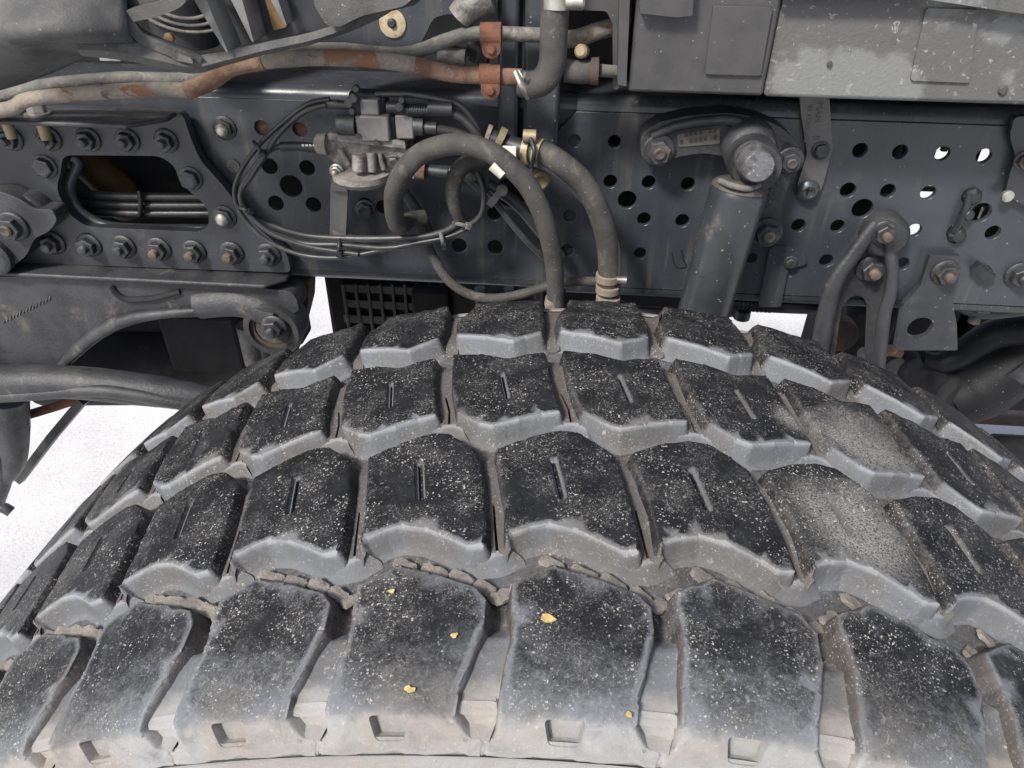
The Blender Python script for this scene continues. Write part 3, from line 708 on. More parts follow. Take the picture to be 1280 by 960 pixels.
# ------------------------------------------------------------------ splice bracket, left
YB = YR-.020
br = thing('splice_bracket', 'long bolted steel bracket with a large rounded opening on the left of the rail', 'bracket', at(150, 339, YB))
plate('bracket_web', [(-260,122),(-260,318),(30,328.5),(200,335),(364,341),(359,317),(312,275),(297,256),(278,231),(250,200),(237,169),(228,141),(200,140)], YB, .012, M['bracket'], br,
      holes=[[(78,194),(200,195),(219,208),(224,228),(244,245),(259,259),(262,281),(250,290),(109,284),(85,267),(70,236),(76,216)]], rnd=.008, bevel=.0018)
def shelf(name, xa, xb, y, Y, out, th, mt, parent, cutc=.02):
    a, b = at(xa, y, Y), at(xb, y, Y); z = at(150, y, Y-.012).z
    o_ = [(a.x, Y), (b.x, Y), (b.x, Y-out+cutc), (b.x-cutc, Y-out), (a.x, Y-out)]; V = [Vector((x, y_, z)) for x, y_ in o_]+[Vector((x, y_, z-th)) for x, y_ in o_]; n = 5
    Fc = [tuple(range(n))[::-1], tuple(range(n, 2*n))]+[(i, (i+1) % n, (i+1) % n+n, i+n) for i in range(n)]
    return mesh(name, [L(parent, v) for v in V], Fc, mt, parent, bevel=.002)
shelf('lower_flange', -260, 364, 334, YB+.012, .040, .005, M['cast'], br)
shelf('upper_flange', -260, 226, 138, YB+.012, .060, .005, M['cast'], br, .03)
for i, (x, y) in enumerate(((67,305),(112,308),(155,310),(199,313),(243,316),(290,318),(336,320))): bolt(stud if i in (3,4,5) else studd, x, y-2, 15.5, YB, br)
for x, y in ((14,173),(62,173),(111,174),(160,175),(208,176)): bolt(studd, x, y, 15.5, YB, br)
for q in ((57,208,15,hexb),(239,223,15,hexb),(281,271,15,domeb)): bolt(q[3], q[0], q[1], q[2], YB, br)
# things seen through the opening
pt = thing('pipe_behind', 'ochre brown curved duct seen through the left bracket opening', 'duct', at(120, 225, YR+.12))
tube('duct', [at(95,188,YR+.10), at(112,205,YR+.10), at(130,222,YR+.10), at(150,240,YR+.11), at(160,262,YR+.12)], .022, M['orange'], pt, n=20)
tk = thing('air_tank', 'black round air tank glimpsed through the left bracket opening', 'air tank', at(185, 215, YR+.20))
lat('tank_shell', at(182,230,YR+.19), (0,0,1), [(-.14,.02),(-.135,.05),(-.12,.058),(.12,.058),(.135,.05),(.14,.02)], M['black'], tk, 40)
lip = thing('rail_opening_lip', 'pressed round lip around the opening in the rail behind the left bracket', 'lip', at(100, 270, YR))
tube('lip', [at(90,196,YR-.002), at(98,203,YR), at(92,218,YR), at(88,232,YR-.002), at(93,252,YR-.002), at(112,272,YR-.003), at(150,284,YR-.004), at(262,286,YR-.004)], .0055, M['rail'], lip, n=12)
hl = thing('hose_pair', 'pair of black hoses running behind the lower part of the left bracket opening', 'hose', at(180, 252, YR+.03))
for dy in (0, 11, 21): tube('hose', [at(60,238+dy,YR+.035), at(110,243+dy,YR+.03), at(175,246+dy,YR+.03), at(275,246+dy,YR+.035)], .0052, M['cable'], hl, n=12)
tube('tie', [at(174,238,YR+.022), at(176,254,YR+.021), at(175,270,YR+.022)], .003, M['black'], hl, n=8)
# ------------------------------------------------------------------ spring shackle link at the far left
sh = thing('shackle_link', 'cast shackle link with a twelve-point bolt at the far left edge', 'shackle', at(20, 290, YB))
for a, b, r, Yq in ((22,290,50,YB-.004),):
    plate('link_plate', [(-60,250),(0,238),(30,252),(44,262),(66,262),(72,275),(62,290),(42,298),(34,320),(10,336),(-60,340)], YB-.026, .024, M['cast'], sh, rnd=.012, bevel=.005)
lat('bush', at(48,262,YB), (0,-1,0), [(0,.024),(.016,.024),(.020,.021)], M['cast'], sh, 32)
bolt(castb, 18, 282, 19, YB-.026, sh)
lat('eye', at(-4,318,YB-.024), (0,-1,0), [(0,.022),(.010,.022),(.013,.018),(.013,.012),(.002,.011)], M['cast'], sh, 32)
# ------------------------------------------------------------------ spring hanger casting
YC = YR-.035
hg = thing('spring_hanger', 'large grey cast spring hanger with curved arm below the left bracket', 'spring hanger', at(120, 400, YC))
plate('hanger_body', [(-200,344),(60,346),(170,352),(300,358),(345,362),(368,366),(376,392),(330,392),(258,396),(205,398),(165,405),(130,420),(100,440),(70,466),(-200,464)], YC, .035, M['cast'], hg, rnd=.012, bevel=.004)
tube('rib', [at(70,466,YC-.002), at(98,436,YC-.004), at(130,412,YC-.004), at(165,398,YC-.004), at(205,392,YC-.004), at(245,388,YC-.003)], [.005,.009,.009,.008,.006,.003], M['cast'], hg, n=12, flat=.8)
tube('groove_bead', [at(140,358,YC-.001), at(147,368,YC-.002), at(160,374,YC-.002), at(190,373,YC-.002), at(225,364,YC-.001)], .0040, M['dark'], hg, n=10, flat=.6)
for i in range(15):
    x = 4+i*4.1; y = 404-i*2.0
    tube('stamped_mark', [at(x, y, YC-.0008), at(x+1.2, y-3.5-(i % 3), YC-.0008)], .0007, M['pipeg'], hg, n=5)
tube('eye_arm', [at(250,378,YC+.01), at(300,376,YC+.01), at(345,392,YC+.01)], .020, M['cast'], hg, n=18, flat=1)
c = at(345, 405, YC+.01)
plate('arm_flank', [(352,348),(386,352),(385,380),(380,400),(370,440),(356,470),(330,470),(345,400)], YC+.045, .03, M['rustd'], hg, rnd=.004, bevel=.003)
lat('bush_ring', c+Vector((0,.02,0)), (0,-1,0), [(0,.036),(.034,.036),(.038,.034),(.038,.0275),(.030,.0265),(.030,.0255)], M['cast'], hg, 48, bevel=0)
lat('rust_ring', c+Vector((0,-.0115,0)), (0,-1,0), [(-.002,.0272),(.0015,.0272),(.0015,.0225),(-.002,.0222)], M['rustd'], hg, 40)
lat('rubber_bush', c+Vector((0,-.008,0)), (0,-1,0), [(0,.0218),(.004,.0212),(.004,.013),(-.002,.012)], M['hose'], hg, 36)
b_ = bolt(studd, 343, 408, 16, YC-.012, hg)
# dark axle beam under it
bm_ = thing('axle_beam', 'thick dark axle beam with rounded edges left of the tyre', 'axle', at(120, 480, YC-.03))
tube('beam', [at(-150,486,YC-.02), at(0,478,YC-.02), at(90,478,YC-.02), at(170,486,YC-.01), at(240,496,YC), at(340,520,YC+.02)], [.026,.024,.022,.022,.020,.018], M['cast'], bm_, n=20)
tube('lower_edge', [at(-100,500,YC-.035), at(20,494,YC-.037), at(110,488,YC-.034), at(160,492,YC-.028), at(220,503,YC-.018), at(300,520,YC)], .009, M['cast'], bm_, n=14)
st = thing('leaning_strut', 'rusty-edged square strut slanting down from the axle beam at the left edge', 'strut', at(70, 540, YC+.05))
tube('strut', [at(104,500,YC+.05), at(66,545,YC+.05), at(24,600,YC+.05)], .0085, M['cast'], st, n=4, k=1)
tube('strut_bracket', [at(8,495,YC-.0), at(14,540,YC), at(18,575,YC), at(6,600,YC)], [.028,.024,.016,.010], M['cast'], st, n=10)
tube('cross_tie', [at(30,520,YC+.03), at(70,508,YC+.04), at(100,498,YC+.05)], .007, M['rust'], st, n=6, k=2)
tube('lower_lug', [at(-30,640,YC+.06), at(0,634,YC+.06), at(14,640,YC+.06)], .009, M['cast'], st, n=8)
tube('drop_link', [at(-20,560,YC+.0), at(4,585,YC+.0), at(-6,625,YC+.0)], .014, M['cast'], st, n=10)
# ------------------------------------------------------------------ rusty pipes along the top
YP = YR-.075
p1 = thing('coolant_pipe', 'long flaking metal pipe with rust patches running along the top of the rail', 'pipe', at(300, 90, YP))
V = [at(-140,150,YP), at(0,138,YP), at(30,126,YP), at(60,121,YP), at(130,115,YP), at(190,112,YP), at(235,113,YP), at(262,102,YP), at(290,84,YP), at(330,76,YP), at(400,72,YP), at(470,75,YP), at(520,82,YP), at(565,92,YP), at(610,95,YP), at(652,97,YP)]
tube('pipe', V[:7], .0070, M['pipe'], p1, n=16, noise=.03); tube('pipe_elbow', V[6:10], .0082, M['rustl'] , p1, n=16, noise=.03)
tube('pipe_run', V[9:13], .0074, M['pipe'], p1, n=16, noise=.03)
tube('pipe_end', V[12:], .0076, M['rustl'], p1, n=16, noise=.03)
p2 = thing('upper_pipe', 'second grey corroded pipe just above and behind the rusty one at left', 'pipe', at(150, 100, YP+.02))
tube('pipe', [at(-140,138,YP+.02), at(0,120,YP+.02), at(60,106,YP+.02), at(150,98,YP+.02), at(235,98,YP+.02), at(300,78,YP+.02), at(345,66,YP+.02), at(420,62,YP+.02), at(480,67,YP+.02), at(515,66,YP+.02), at(560,50,YP+.02), at(585,43,YP+.02), at(620,42,YP+.02), at(680,44,YP+.02)], .0064, M['pipeg'], p2, n=16, noise=.03)
p3 = thing('branch_pipe', 'bent beige pipe end passing right behind the rubber elbow', 'pipe', at(740, 42, YP+.03))
tube('pipe', [at(690,50,YP+.03), at(720,48,YP+.03), at(750,38,YP+.03), at(780,32,YP+.04), at(830,28,YP+.06)], .0078, M['pipe'], p3, n=16)
def clamp(px, py, lab):
    t = thing('pipe_clamp', lab, 'pipe clamp', at(px, py, YP), 'rusty pipe clamps on the centre post')
    tube('saddle', [at(px-13, py, YP-.002), at(px+13, py, YP-.002)], .0100, M['rust'], t, n=18, k=1)
    plate('tab', [(px-11, py+2), (px+11, py+2), (px+12, py+22), (px+6, py+30), (px-6, py+30), (px-12, py+22)], YP-.010, .003, M['rust'], t, rnd=.003)
    bolt(rustb, px, py+19, 6.5, YP-.010, t)
rustb = hexb.copy(); rustb.materials[0] = M['rust']
clamp(614, 43, 'upper rusty clamp holding the grey pipe to the centre post'); clamp(613, 94, 'lower rusty clamp holding the rust-flaked pipe beside the metal hose clip')
# centre posts
for xa, xb, lab in ((622, 647, 'wide dark vertical post behind the two rusty pipe clamps'), (653, 697, 'dark vertical post behind the rubber elbow hose')):
    t = thing('upright_post', lab, 'post', at((xa+xb)/2, 150, YR-.03)); a = at(xa, 175, YR-.035); b = at(xb, -40, YR-.035)
    V, Fc = boxvf((a.x, YR-.035, ZT-.05), (at(xb,175,YR-.035).x, YR+.02, b.z+.1)); mesh('post', [L(t, v) for v in V], Fc, M['rail'], t, bevel=.004)
# rubber elbow
el = thing('elbow_hose', 'thick dusty rubber elbow hose hanging down at the top centre', 'hose', at(690, 60, YP-.01))
tube('hose', [at(697,-60,YP-.01), at(694,10,YP-.01), at(692,50,YP-.01), at(690,80,YP-.01), at(680,100,YP-.01), at(665,106,YP-.01), at(650,104,YP-.008)], [.0122,.0122,.0122,.0122,.0122,.0120,.0115], M['hose'], el, n=24)
tube('clip_band', [at(646,90,YP-.014), at(653,106,YP-.020), at(661,120,YP-.014)], .0045, M['zinc'], el, n=10, flat=.6)
tube('clip_wire', [at(649,88,YP-.018), at(655,98,YP-.025), at(656,90,YP-.026)], .0012, M['zinc'], el, n=6)
lat('top_clamp', at(697,10,YP-.01), (0,0,1), [(0,.0138),(.009,.0138),(.009,.0122)], M['zinc'], el, 30)
lat('clamp_screw', at(713,3,YP-.028), (1,0,0), [(-.004,.006),(.010,.006),(.012,.004)], M['zinc'], el, 14)
tp_ = thing('pipe_stub', 'short dark pipe stub with a rusty collar right of the elbow hose', 'pipe stub', at(735, 92, YP))
tube('stub', [at(706,88,YP), at(725,90,YP), at(740,90,YP)], .0100, M['hose'], tp_, n=20, k=3)
tube('collar', [at(738,89,YP), at(748,89,YP)], .0118, M['rustd'], tp_, n=20, k=1)
tube('nozzle', [at(750,88,YP), at(775,90,YP+.01)], .0055, M['pipeg'], tp_, n=12, k=1)
lat('fitting', at(729,64,YP), (-.3,-1,.2), [(0,.006),(.008,.006),(.010,.004)], M['yzinc'], tp_, 14)
# plate with the washer, top centre left
cp = thing('crossmember_plate', 'grey sheet metal crossmember with a pale washer at the top centre', 'crossmember', at(490, 40, YR-.03))
plate('sheet', [(395,-60),(395,52),(440,60),(520,66),(534,40),(542,22),(560,18),(600,20),(622,24),(622,-60)], YR-.045, .004, M['rail'], cp, rnd=.006)
lat('washer', at(491,29,YR-.045), (0,-1,0), [(0,.0125),(.0018,.0125),(.0022,.0115),(.0022,.004)], M['tan'], cp, 28)
bolt(hexb, 490, 29, 6, YR-.047, cp)
fx = thing('pipe_fitting', 'small pale grey cast fitting behind the upper pipe clamp', 'fitting', at(590, 15, YR-.03))
tube('body', [at(575,22,YR-.05), at(590,5,YR-.05), at(615,-4,YR-.05)], .013, M['alu'], fx, n=14)
tube('neck', [at(548,66,YR-.05), at(565,70,YR-.05), at(582,72,YR-.05)], .009, M['alu'], fx, n=14)
tube('elbow', [at(585,55,YR-.03), at(600,62,YR-.03), at(598,78,YR-.03)], .010, M['black'], fx, n=14)
# ------------------------------------------------------------------ side box, top right
YX = YR-.085
bx = thing('side_box', 'grey plastic side box with a weathered chalky right half above the rail', 'storage box', at(1000, 100, YX))
a, b = at(790, 112, YX), at(1500, 150, YX); zb_ = at(1000, 122, YX).z; zt_ = zb_+.30; x1 = at(966, 60, YX).x; x2 = at(1500, 60, YX).x; x0 = at(788, 80, YX).x
V, Fc = boxvf((x0, YX, zb_), (x1, YX+.062, zt_)); mesh('dark_half', [L(bx, v) for v in V], Fc, M['boxd'], bx, bevel=.003)
V, Fc = boxvf((x1+.0004, YX-.0008, zb_-.0005), (x2, YX+.062, zt_)); mesh('weathered_half', [L(bx, v) for v in V], Fc, M['boxl'], bx, bevel=.004)
plate('inset_panel', [(892,7),(966,9),(951,95),(881,93)], YX-.0035, .003, M['boxd'], bx, rnd=.003, bevel=.001)
plate('edge_rib', [(775,-40),(789,-40),(783,108),(772,106)], YX-.004, .05, M['boxd'], bx, rnd=.002)
plate('top_lug', [(797,-30),(868,-30),(866,20),(846,22),(800,17)], YX-.012, .012, M['boxd'], bx, rnd=.002)
plate('raised_field', [(1158,10),(1224,12),(1212,104),(1138,101)], YX-.0034, .003, M['boxl'], bx, rnd=.003, bevel=.001)
plate('top_ledge', [(970,-40),(1500,-20),(1500,30),(1275,17),(1150,-2),(975,-4)], YX-.016, .016, M['boxl'], bx, rnd=.002, bevel=.003)
for q in ((1037,80,2.5),(1254,113,4)): lat('dimple', at(q[0], q[1], YX-.002), (0,-1,0), [(0,q[2]/1000),(.0012,q[2]/1000*.8),(.0014,q[2]/2500)], M['boxd'], bx, 16)
fr = thing('box_support', 'dark open support frame under the left end of the side box', 'support', at(760, 60, YX+.05))
plate('frame', [(700,-40),(776,-40),(774,112),(766,112),(766,30),(758,14),(700,12)], YX+.02, .01, M['boxd'], fr, rnd=.003)
# ------------------------------------------------------------------ plastic liner, top left
YL = YR-.17
lin = thing('wheel_arch_liner', 'weathered grey plastic wheel arch liner with slanting ribs at the top left', 'arch liner', at(150, 50, YL))
def blend(name, rows, mt, parent, sub=5, th=.004):
    """smooth sheet through a grid of measured points"""
    G = [catmull(r, sub) for r in rows]; G2 = list(zip(*G)); G2 = [catmull(list(c_), sub) for c_ in G2]; n = len(G2); m_ = len(G2[0])
    V = [p for c_ in G2 for p in c_]; Fc = [(i*m_+j, i*m_+j+1, (i+1)*m_+j+1, (i+1)*m_+j) for i in range(n-1) for j in range(m_-1)]
    o = mesh(name, [L(parent, v) for v in V], Fc, mt, parent, smooth=60); s_ = o.modifiers.new('thickness', 'SOLIDIFY'); s_.thickness = th; s_.offset = 0; return o
blend('outer_skin', [[at(-150,-60,YL+.02), at(0,-60,YL), at(80,-60,YL), at(150,-60,YL)], [at(-150,10,YL+.0), at(0,5,YL-.03), at(80,5,YL-.035), at(158,5,YL-.01)], [at(-150,60,YL-.01), at(0,42,YL-.045), at(60,42,YL-.05), at(160,40,YL-.02)], [at(-150,78,YL+.01), at(0,60,YL-.03), at(75,50,YL-.03), at(175,56,YL+.0)]], M['plastic'], lin)
blend('lower_skin', [[at(-150,74,YL-.02), at(0,50,YL-.040), at(60,46,YL-.035), at(106,52,YL-.02)], [at(-150,100,YL), at(0,74,YL-.02), at(60,60,YL-.015), at(108,60,YL-.0)], [at(-150,150,YL+.05), at(0,110,YL+.04), at(60,90,YL+.035), at(108,68,YL+.03)]], M['plastic'], lin)
tube('lower_edge', [at(100,58,YL-.015), at(150,60,YL-.01), at(200,70,YL+.0), at(240,79,YL+.01), at(280,72,YL+.02), at(330,60,YL+.03), at(400,44,YL+.05), at(470,16,YL+.05), at(520,-20,YL+.05)], [.007,.009,.009,.008,.006,.005,.005,.005,.005], M['plastic'], lin, n=5)
tube('window_rim', [at(222,-30,YL-.01), at(228,-5,YL-.01), at(200,10,YL-.01), at(163,20,YL-.01), at(166,34,YL-.01), at(182,48,YL-.005), at(215,62,YL+.0), at(250,76,YL+.01)], .0062, M['plastic'], lin, n=4)
plate('skin_field', [(150,-40),(230,-40),(228,-6),(166,16),(164,30),(178,48),(240,74),(242,80),(190,70),(160,50),(152,20)], YL-.002, .004, M['plastic'], lin, rnd=.003)
for i, (x0_, y0_, x1_, y1_, w0) in enumerate(((244,-12,284,66,18),(288,-20,316,53,18),(334,-20,357,32,14),(384,-20,418,34,12))):
    plate('rib', [(x0_-w0/2,y0_),(x0_+w0/2,y0_),(x1_+1.5,y1_),(x1_-2,y1_-2)], YL+.012+i*.012, .03, M['plastic2'], lin, rnd=.001, bevel=.0008)
plate('back_web', [(272,-40),(560,-40),(520,6),(460,22),(418,34),(360,44),(312,54),(286,60),(262,20)], YL+.055, .004, M['black'], lin, rnd=.002)
plate('right_web', [(395,-40),(560,-40),(505,8),(452,20),(424,34),(408,32),(392,6)], YL+.035, .004, M['plastic'], lin, rnd=.004)
og = thing('ochre_bracket', 'ochre strip glimpsed between the liner ribs', 'bracket', at(345, 20, YL+.05))
plate('strip', [(326,-20),(352,-20),(358,34),(342,38)], YL+.050, .004, M['orange'], og, rnd=.001)
cs = thing('coil', 'dark coiled part behind the liner window', 'coil', at(230, 30, YL+.12))
for k in range(3):
    r0 = .030+k*.011; c0 = at(228, -2, YL+.10); pts_ = [c0+Vector((r0*cos(t), 0, r0*.55*sin(t)))+Vector((0, .003*k, 0)) for t in [pi*1.1+pi*.85*j/10 for j in range(11)]]
    tube('winding', pts_, .0016, M['pipeg'], cs, n=8, k=2)
lat('core', at(225,15,YL+.14), (0,0,1), [(-.03,.03),(.06,.03)], M['black'], cs, 24)
lat('ochre_stud', at(213,47,YL+.09), (0,-1,0), [(0,.0045),(.004,.0045),(.005,.003)], M['orange'], cs, 12)
bh = thing('inner_bulkhead', 'black bulkhead behind the liner and pipes at the top', 'bulkhead', at(300, 60, YR+.1))
V, Fc = boxvf((-1.1, YR+.10, ZT-.02), (1.3, YR+.13, ZT+.42)); mesh('bulkhead', [L(bh, v) for v in V], Fc, M['dark'], bh, bevel=.003)
lg = thing('light_clip', 'thin pale metal clip under the liner edge at left', 'clip', at(137, 74, YP)); pbox('clip', 124, 71, 150, 76, YL+.03, .004, M['zinc'], lg, .0005)
for (x, y, lab, mm) in ((51,142,'pale zinc bolt standing on the bracket flange second from the left edge','zinc'), (12,152,'rusty bolt standing on the bracket flange at the left edge','rust')):
    t = thing('flange_bolt', lab, 'bolt', at(x, y+6, YB-.02), 'bolts through the upper bracket flange'); c0 = at(x, y+10, YB-.026); c0.z = at(150, 138, YB).z+.001
    lat('washer', c0, Z, [(-.001,.013),(.0015,.013),(.002,.011)], M[mm], t, 24); lat('head', c0+Vector((0,0,.002)), Z, [(0,.0095),(.009,.0095),(.011,.008)], M[mm], t, 6, bevel=.0005)
    lat('shank', c0-Vector((0,.0,.026)), Z, [(0,.0055),(.016,.0058)], M['yzinc'], t, 12); 
# ------------------------------------------------------------------ shock absorber and its mount
YM = YR-.035
mt_ = thing('shock_mount', 'curved cast mounting arm bolted to the rail above the shock absorber', 'mounting bracket', at(900, 180, YM))
plate('arm', [(800,183),(803,166),(822,153),(863,144),(913,141),(953,148),(980,161),(998,180),(998,202),(989,222),(976,262),(976,290),(964,305),(947,302),(940,288),(950,262),(958,215),(946,205),(907,196),(880,191),(847,196),(832,204),(817,206),(803,198)], YM, .028, M['cast'], mt_, rnd=.009, bevel=.007)
tube('arm_ridge', [at(815,170,YM-.001), at(850,157,YM-.003), at(900,150,YM-.004), at(925,152,YM-.003)], .0050, M['cast'], mt_, n=12)
plate('stamped_field', [(846,168),(900,160),(900,180),(848,184)], YM-.0012, .002, M['pipeg3'], mt_, rnd=.002, bevel=.0004)
for i in range(8):
    for j in range(2):
        if (i*7+j*3) % 5: pbox('stamped_mark', 850+i*6, 166+j*9-i*.8, 853.5+i*6, 171+j*9-i*.8, YM-.0020, .001, M['cast'], mt_, .0002)
for i in range(6): pbox('raised_mark', 965-i*1.2, 222+i*7, 972-i*1.2, 226+i*7, YM-.0012, .002, M['cast'], mt_, .0003)
lat('boss', at(932,176,YM+.01), (0,-1,0), [(0,.027),(.020,.026),(.030,.023),(.034,.018)], M['cast'], mt_, 40, bevel=0)
bolt(castb, 823, 187, 20, YM-.001, mt_); bolt(castb, 987, 200, 17, YM-.001, mt_); bolt(castb, 958, 290, 19, YM-.001, mt_)
lat('drain_hole', at(984,185,YM-.001), (0,-1,0), [(0,.005),(.0004,.005)], M['stain'], mt_, 16)
sk = thing('shock_absorber', 'dark leaning shock absorber tube with a rusty top rim behind the tyre', 'shock absorber', at(876, 400, YM-.055))
top = at(925, 232, YM-.045); bot = at(868, 430, YM-.055); ax = (bot-top).normalized(); R0 = 35/ppm(top)
lat('tube', top, ax, [(0,R0*.90),(.003,R0*.97),(.008,R0),((bot-top).length+.25, R0)], M['shock'], sk, 48)
lat('top_rim', top-ax*.003, ax, [(-.004,R0*.50),(0,R0*.86),(.003,R0*.98),(.005,R0*1.003)], M['castd'], sk, 48)
tube('weld_bead', [at(900,226,YM-.055), at(915,232,YM-.070), at(935,236,YM-.070), at(948,232,YM-.055)], .003, M['pipeg'], sk, n=8)
ey = at(938,196,YM-.02)
lat('eye', ey+Vector((0,.0,0)), (0,-1,0), [(-.01,.024),(.030,.024),(.036,.022),(.036,.018)], M['cast'], sk, 40)
lat('pin_head', at(942,201,YM-.058), (.05,-1,.05), [(-.01,.0163),(.002,.0170),(.006,.0170),(.010,.0160),(.014,.0150),(.018,.0150),(.0205,.0132),(.0208,.002)], M['worn'], sk, 36)
# ------------------------------------------------------------------ strap, fork, plates on the right
sp = thing('hanging_strap', 'cranked flat grey strap with two bolts hanging from the side box', 'strap', at(1018, 250, YO-.004))
plate('strap', [(999,108),(1036,110),(1041,184),(1030,228),(1024,243),(1010,251),(998,244),(997,230),(1009,192),(1001,142)], YO-.006, .0055, M['strapm'], sp, rnd=.004, bevel=.001)
bolt(hexb, 1026, 188, 11.5, YO-.006, sp); 
o = lat('button_head', at(1010,238,YO-.006), (0,-1,0), [(0,.0118),(.002,.0118),(.006,.008),(.0065,.006),(.0045,.0055),(.0045,.001)], M['boltm2'], sp, 30)
for dx, dz in ((1,0),(0,1)): 
    V, Fc = boxvf((-.0042*dx-.0008, -.0006, -.0042*dz-.0008), (.0042*dx+.0008, .0006, .0042*dz+.0008)); mesh('socket_rib', [L(sp, at(1010,238,YO-.0112)+v) for v in V], Fc, M['stain'], sp)
def text(body, px, py, Y, size, ang, mt, parent, name='stamped_lettering', ext=.0002):
    cu = bpy.data.curves.new(name, 'FONT'); cu.body = body; cu.size = size; cu.extrude = ext; cu.materials.append(mt); cu.align_x = 'LEFT'
    o = bpy.data.objects.new(name, cu); col.objects.link(o); o.parent = parent; o.location = L(parent, at(px, py, Y)); o.rotation_euler = (radians(90), radians(ang), 0); bpy.context.view_layer.update(); me = bpy.data.meshes.new_from_object(o); q = bpy.data.objects.new(name, me); col.objects.link(q); q.parent = parent; q.location = o.location; q.rotation_euler = o.rotation_euler; bpy.data.objects.remove(o); return q
text('MAN     B', 1022, 128, YO-.0063, .0090, 83, M['pipeg3'], sp); text('81.41205-6021', 1010, 132, YO-.0063, .0065, 83, M['pipeg3'], sp)
fk = thing('fork_bracket', 'dark forked bracket with two rusty bolts fixed low on the right of the rail', 'fork bracket', at(1080, 400, YO-.03))
YF = YO-.022
lat('hub', at(1101,288,YO), (0,-1,0), [(0,.024),(.018,.024),(.024,.020),(.026,.017)], M['cast'], fk, 36)
tube('arm', [at(1096,280,YF+.003), at(1082,298,YF), at(1064,322,YF-.003), at(1046,348,YF-.005), at(1036,378,YF-.006), at(1026,430,YF-.008), at(1018,480,YF-.01)], [.013,.012,.012,.013,.014,.014,.014], M['cast'], fk, n=14, flat=.6)
tube('arm', [at(1108,282,YF+.003), at(1112,310,YF), at(1116,340,YF-.003), at(1112,370,YF-.005), at(1104,400,YF-.006), at(1096,480,YF-.01)], [.010,.009,.009,.010,.011,.011], M['cast'], fk, n=14, flat=.6)
plate('inner_plate', [(1080,308),(1098,306),(1108,325),(1104,365),(1092,470),(1082,470),(1086,385),(1078,370),(1064,370),(1052,384),(1040,470),(1024,470),(1036,385),(1058,345)], YO-.010, .008, M['cast'], fk, rnd=.006, bevel=.002)
bolt(stud, 1104, 290, 16, YO-.026, fk); bolt(stud, 1088, 335, 18, YO-.010, fk); 
pb = thing('plate_bracket', 'flat tapering plate bracket with one rusty bolt low on the right rail', 'plate bracket', at(1160, 400, YO-.01))
plate('plate', [(1163,319),(1202,320),(1199,343),(1189,368),(1196,405),(1197,438),(1118,438),(1128,382),(1150,358)], YO-.012, .007, M['bracket'], pb, hr=((1150,410,15),), rnd=.003)
bolt(stud, 1181, 340, 17, YO-.012, pb)
sb = thing('backing_plate', 'faint square plate with a small bolt between shock absorber and fork bracket', 'plate', at(985, 340, YO-.003))
plate('plate', [(962,312),(967,308),(1006,309),(1009,330),(985,338),(976,384),(948,384)], YO-.005, .0045, M['rail'], sb, rnd=.004); bolt(hexb, 988, 328, 9, YO-.005, sb)
eb = thing('edge_bracket', 'cranked steel bracket at the right edge of the rail', 'bracket', at(1275, 190, YO-.01))
plate('plate', [(1268,146),(1330,144),(1330,268),(1290,262),(1256,244),(1263,214),(1270,198),(1262,170)], YO-.010, .006, M['bracket'], eb, rnd=.005)
bolt(stud, 1279, 200, 12, YO-.010, eb); bolt(studd, 1273, 343, 17, YO, eb); lat('grommet', at(1258,244,YO-.011), (0,-1,0), [(0,.006),(.004,.006),(.005,.004)], M['zinc'], eb, 18)
fc = thing('fir_tree_clip', 'black plastic double clip pushed into two holes near the right edge', 'clip', at(1203, 266, YO-.004))
tube('link', [at(1212,242,YO-.005), at(1206,264,YO-.008), at(1193,290,YO-.005)], .0038, M['black'], fc, n=10)
for x, y in ((1212,243),(1193,291)):
    lat('head', at(x,y,YO+.004), (0,-1,0), [(0,.0095),(.008,.0095),(.012,.006),(.0125,.003)], M['black'], fc, 8, smooth=20)
lat('middle', at(1206,265,YO), (0,-1,0), [(0,.006),(.010,.006),(.012,.004)], M['black'], fc, 12)
sc_ = thing('spring_clip', 'small black square clip right of the plate bracket', 'clip', at(1228, 338, YO-.004))
tube('clip', [at(1218,332,YO-.006), at(1228,340,YO-.008), at(1238,346,YO-.006)], .0075, M['black'], sc_, n=4, k=1); lat('peg', at(1230,338,YO), (0,-1,0), [(0,.007),(.010,.006),(.012,.003)], M['black'], sc_, 10)
# ------------------------------------------------------------------ valve block
YV = YR-.055
vb = thing('air_valve', 'dirty aluminium air valve with black plug connectors on the left half of the rail', 'valve', at(455, 190, YV))
plate('valve_body', [(402,172),(412,166),(440,168),(505,178),(510,196),(504,212),(494,222),(478,226),(462,228),(442,228),(434,216),(420,204),(408,196)], YV, .035, M['alu'], vb, rnd=.004, bevel=.003)
plate('valve_lid', [(410,166),(506,177),(507,186),(411,175)], YV-.006, .03, M['alu'], vb, rnd=.001, bevel=.0008)
pbox('module', 445, 146, 486, 177, YV-.010, .03, M['module'], vb, .002)
pbox('module', 494, 144, 517, 174, YV-.006, .025, M['module'], vb, .002)
pbox('gap_block', 486, 146, 494, 178, YV-.001, .02, M['black'], vb, .001)
pbox('connector', 450, 125, 473, 144, YV-.008, .02, M['module'], vb, .0015)
pbox('connector_shell', 436, 117, 482, 146, YV+.004, .02, M['black'], vb, .003)
for x0_, x1_, y_, r_, m_ in ((423,445,156,.0100,'boltm'),(408,424,130,.0045,'cable'),(424,436,131,.0042,'cable'),(518,530,158,.0088,'boltm'),(530,546,160,.0060,'cable'),(484,508,134,.0058,'black'),(508,536,138,.0052,'black'),(536,566,136,.0075,'black')):
    tube('plug', [at(x0_, y_, YV-.004), at(x1_, y_+(x1_-x0_)*.04, YV-.004)], r_, M[m_], vb, n=20, k=1)
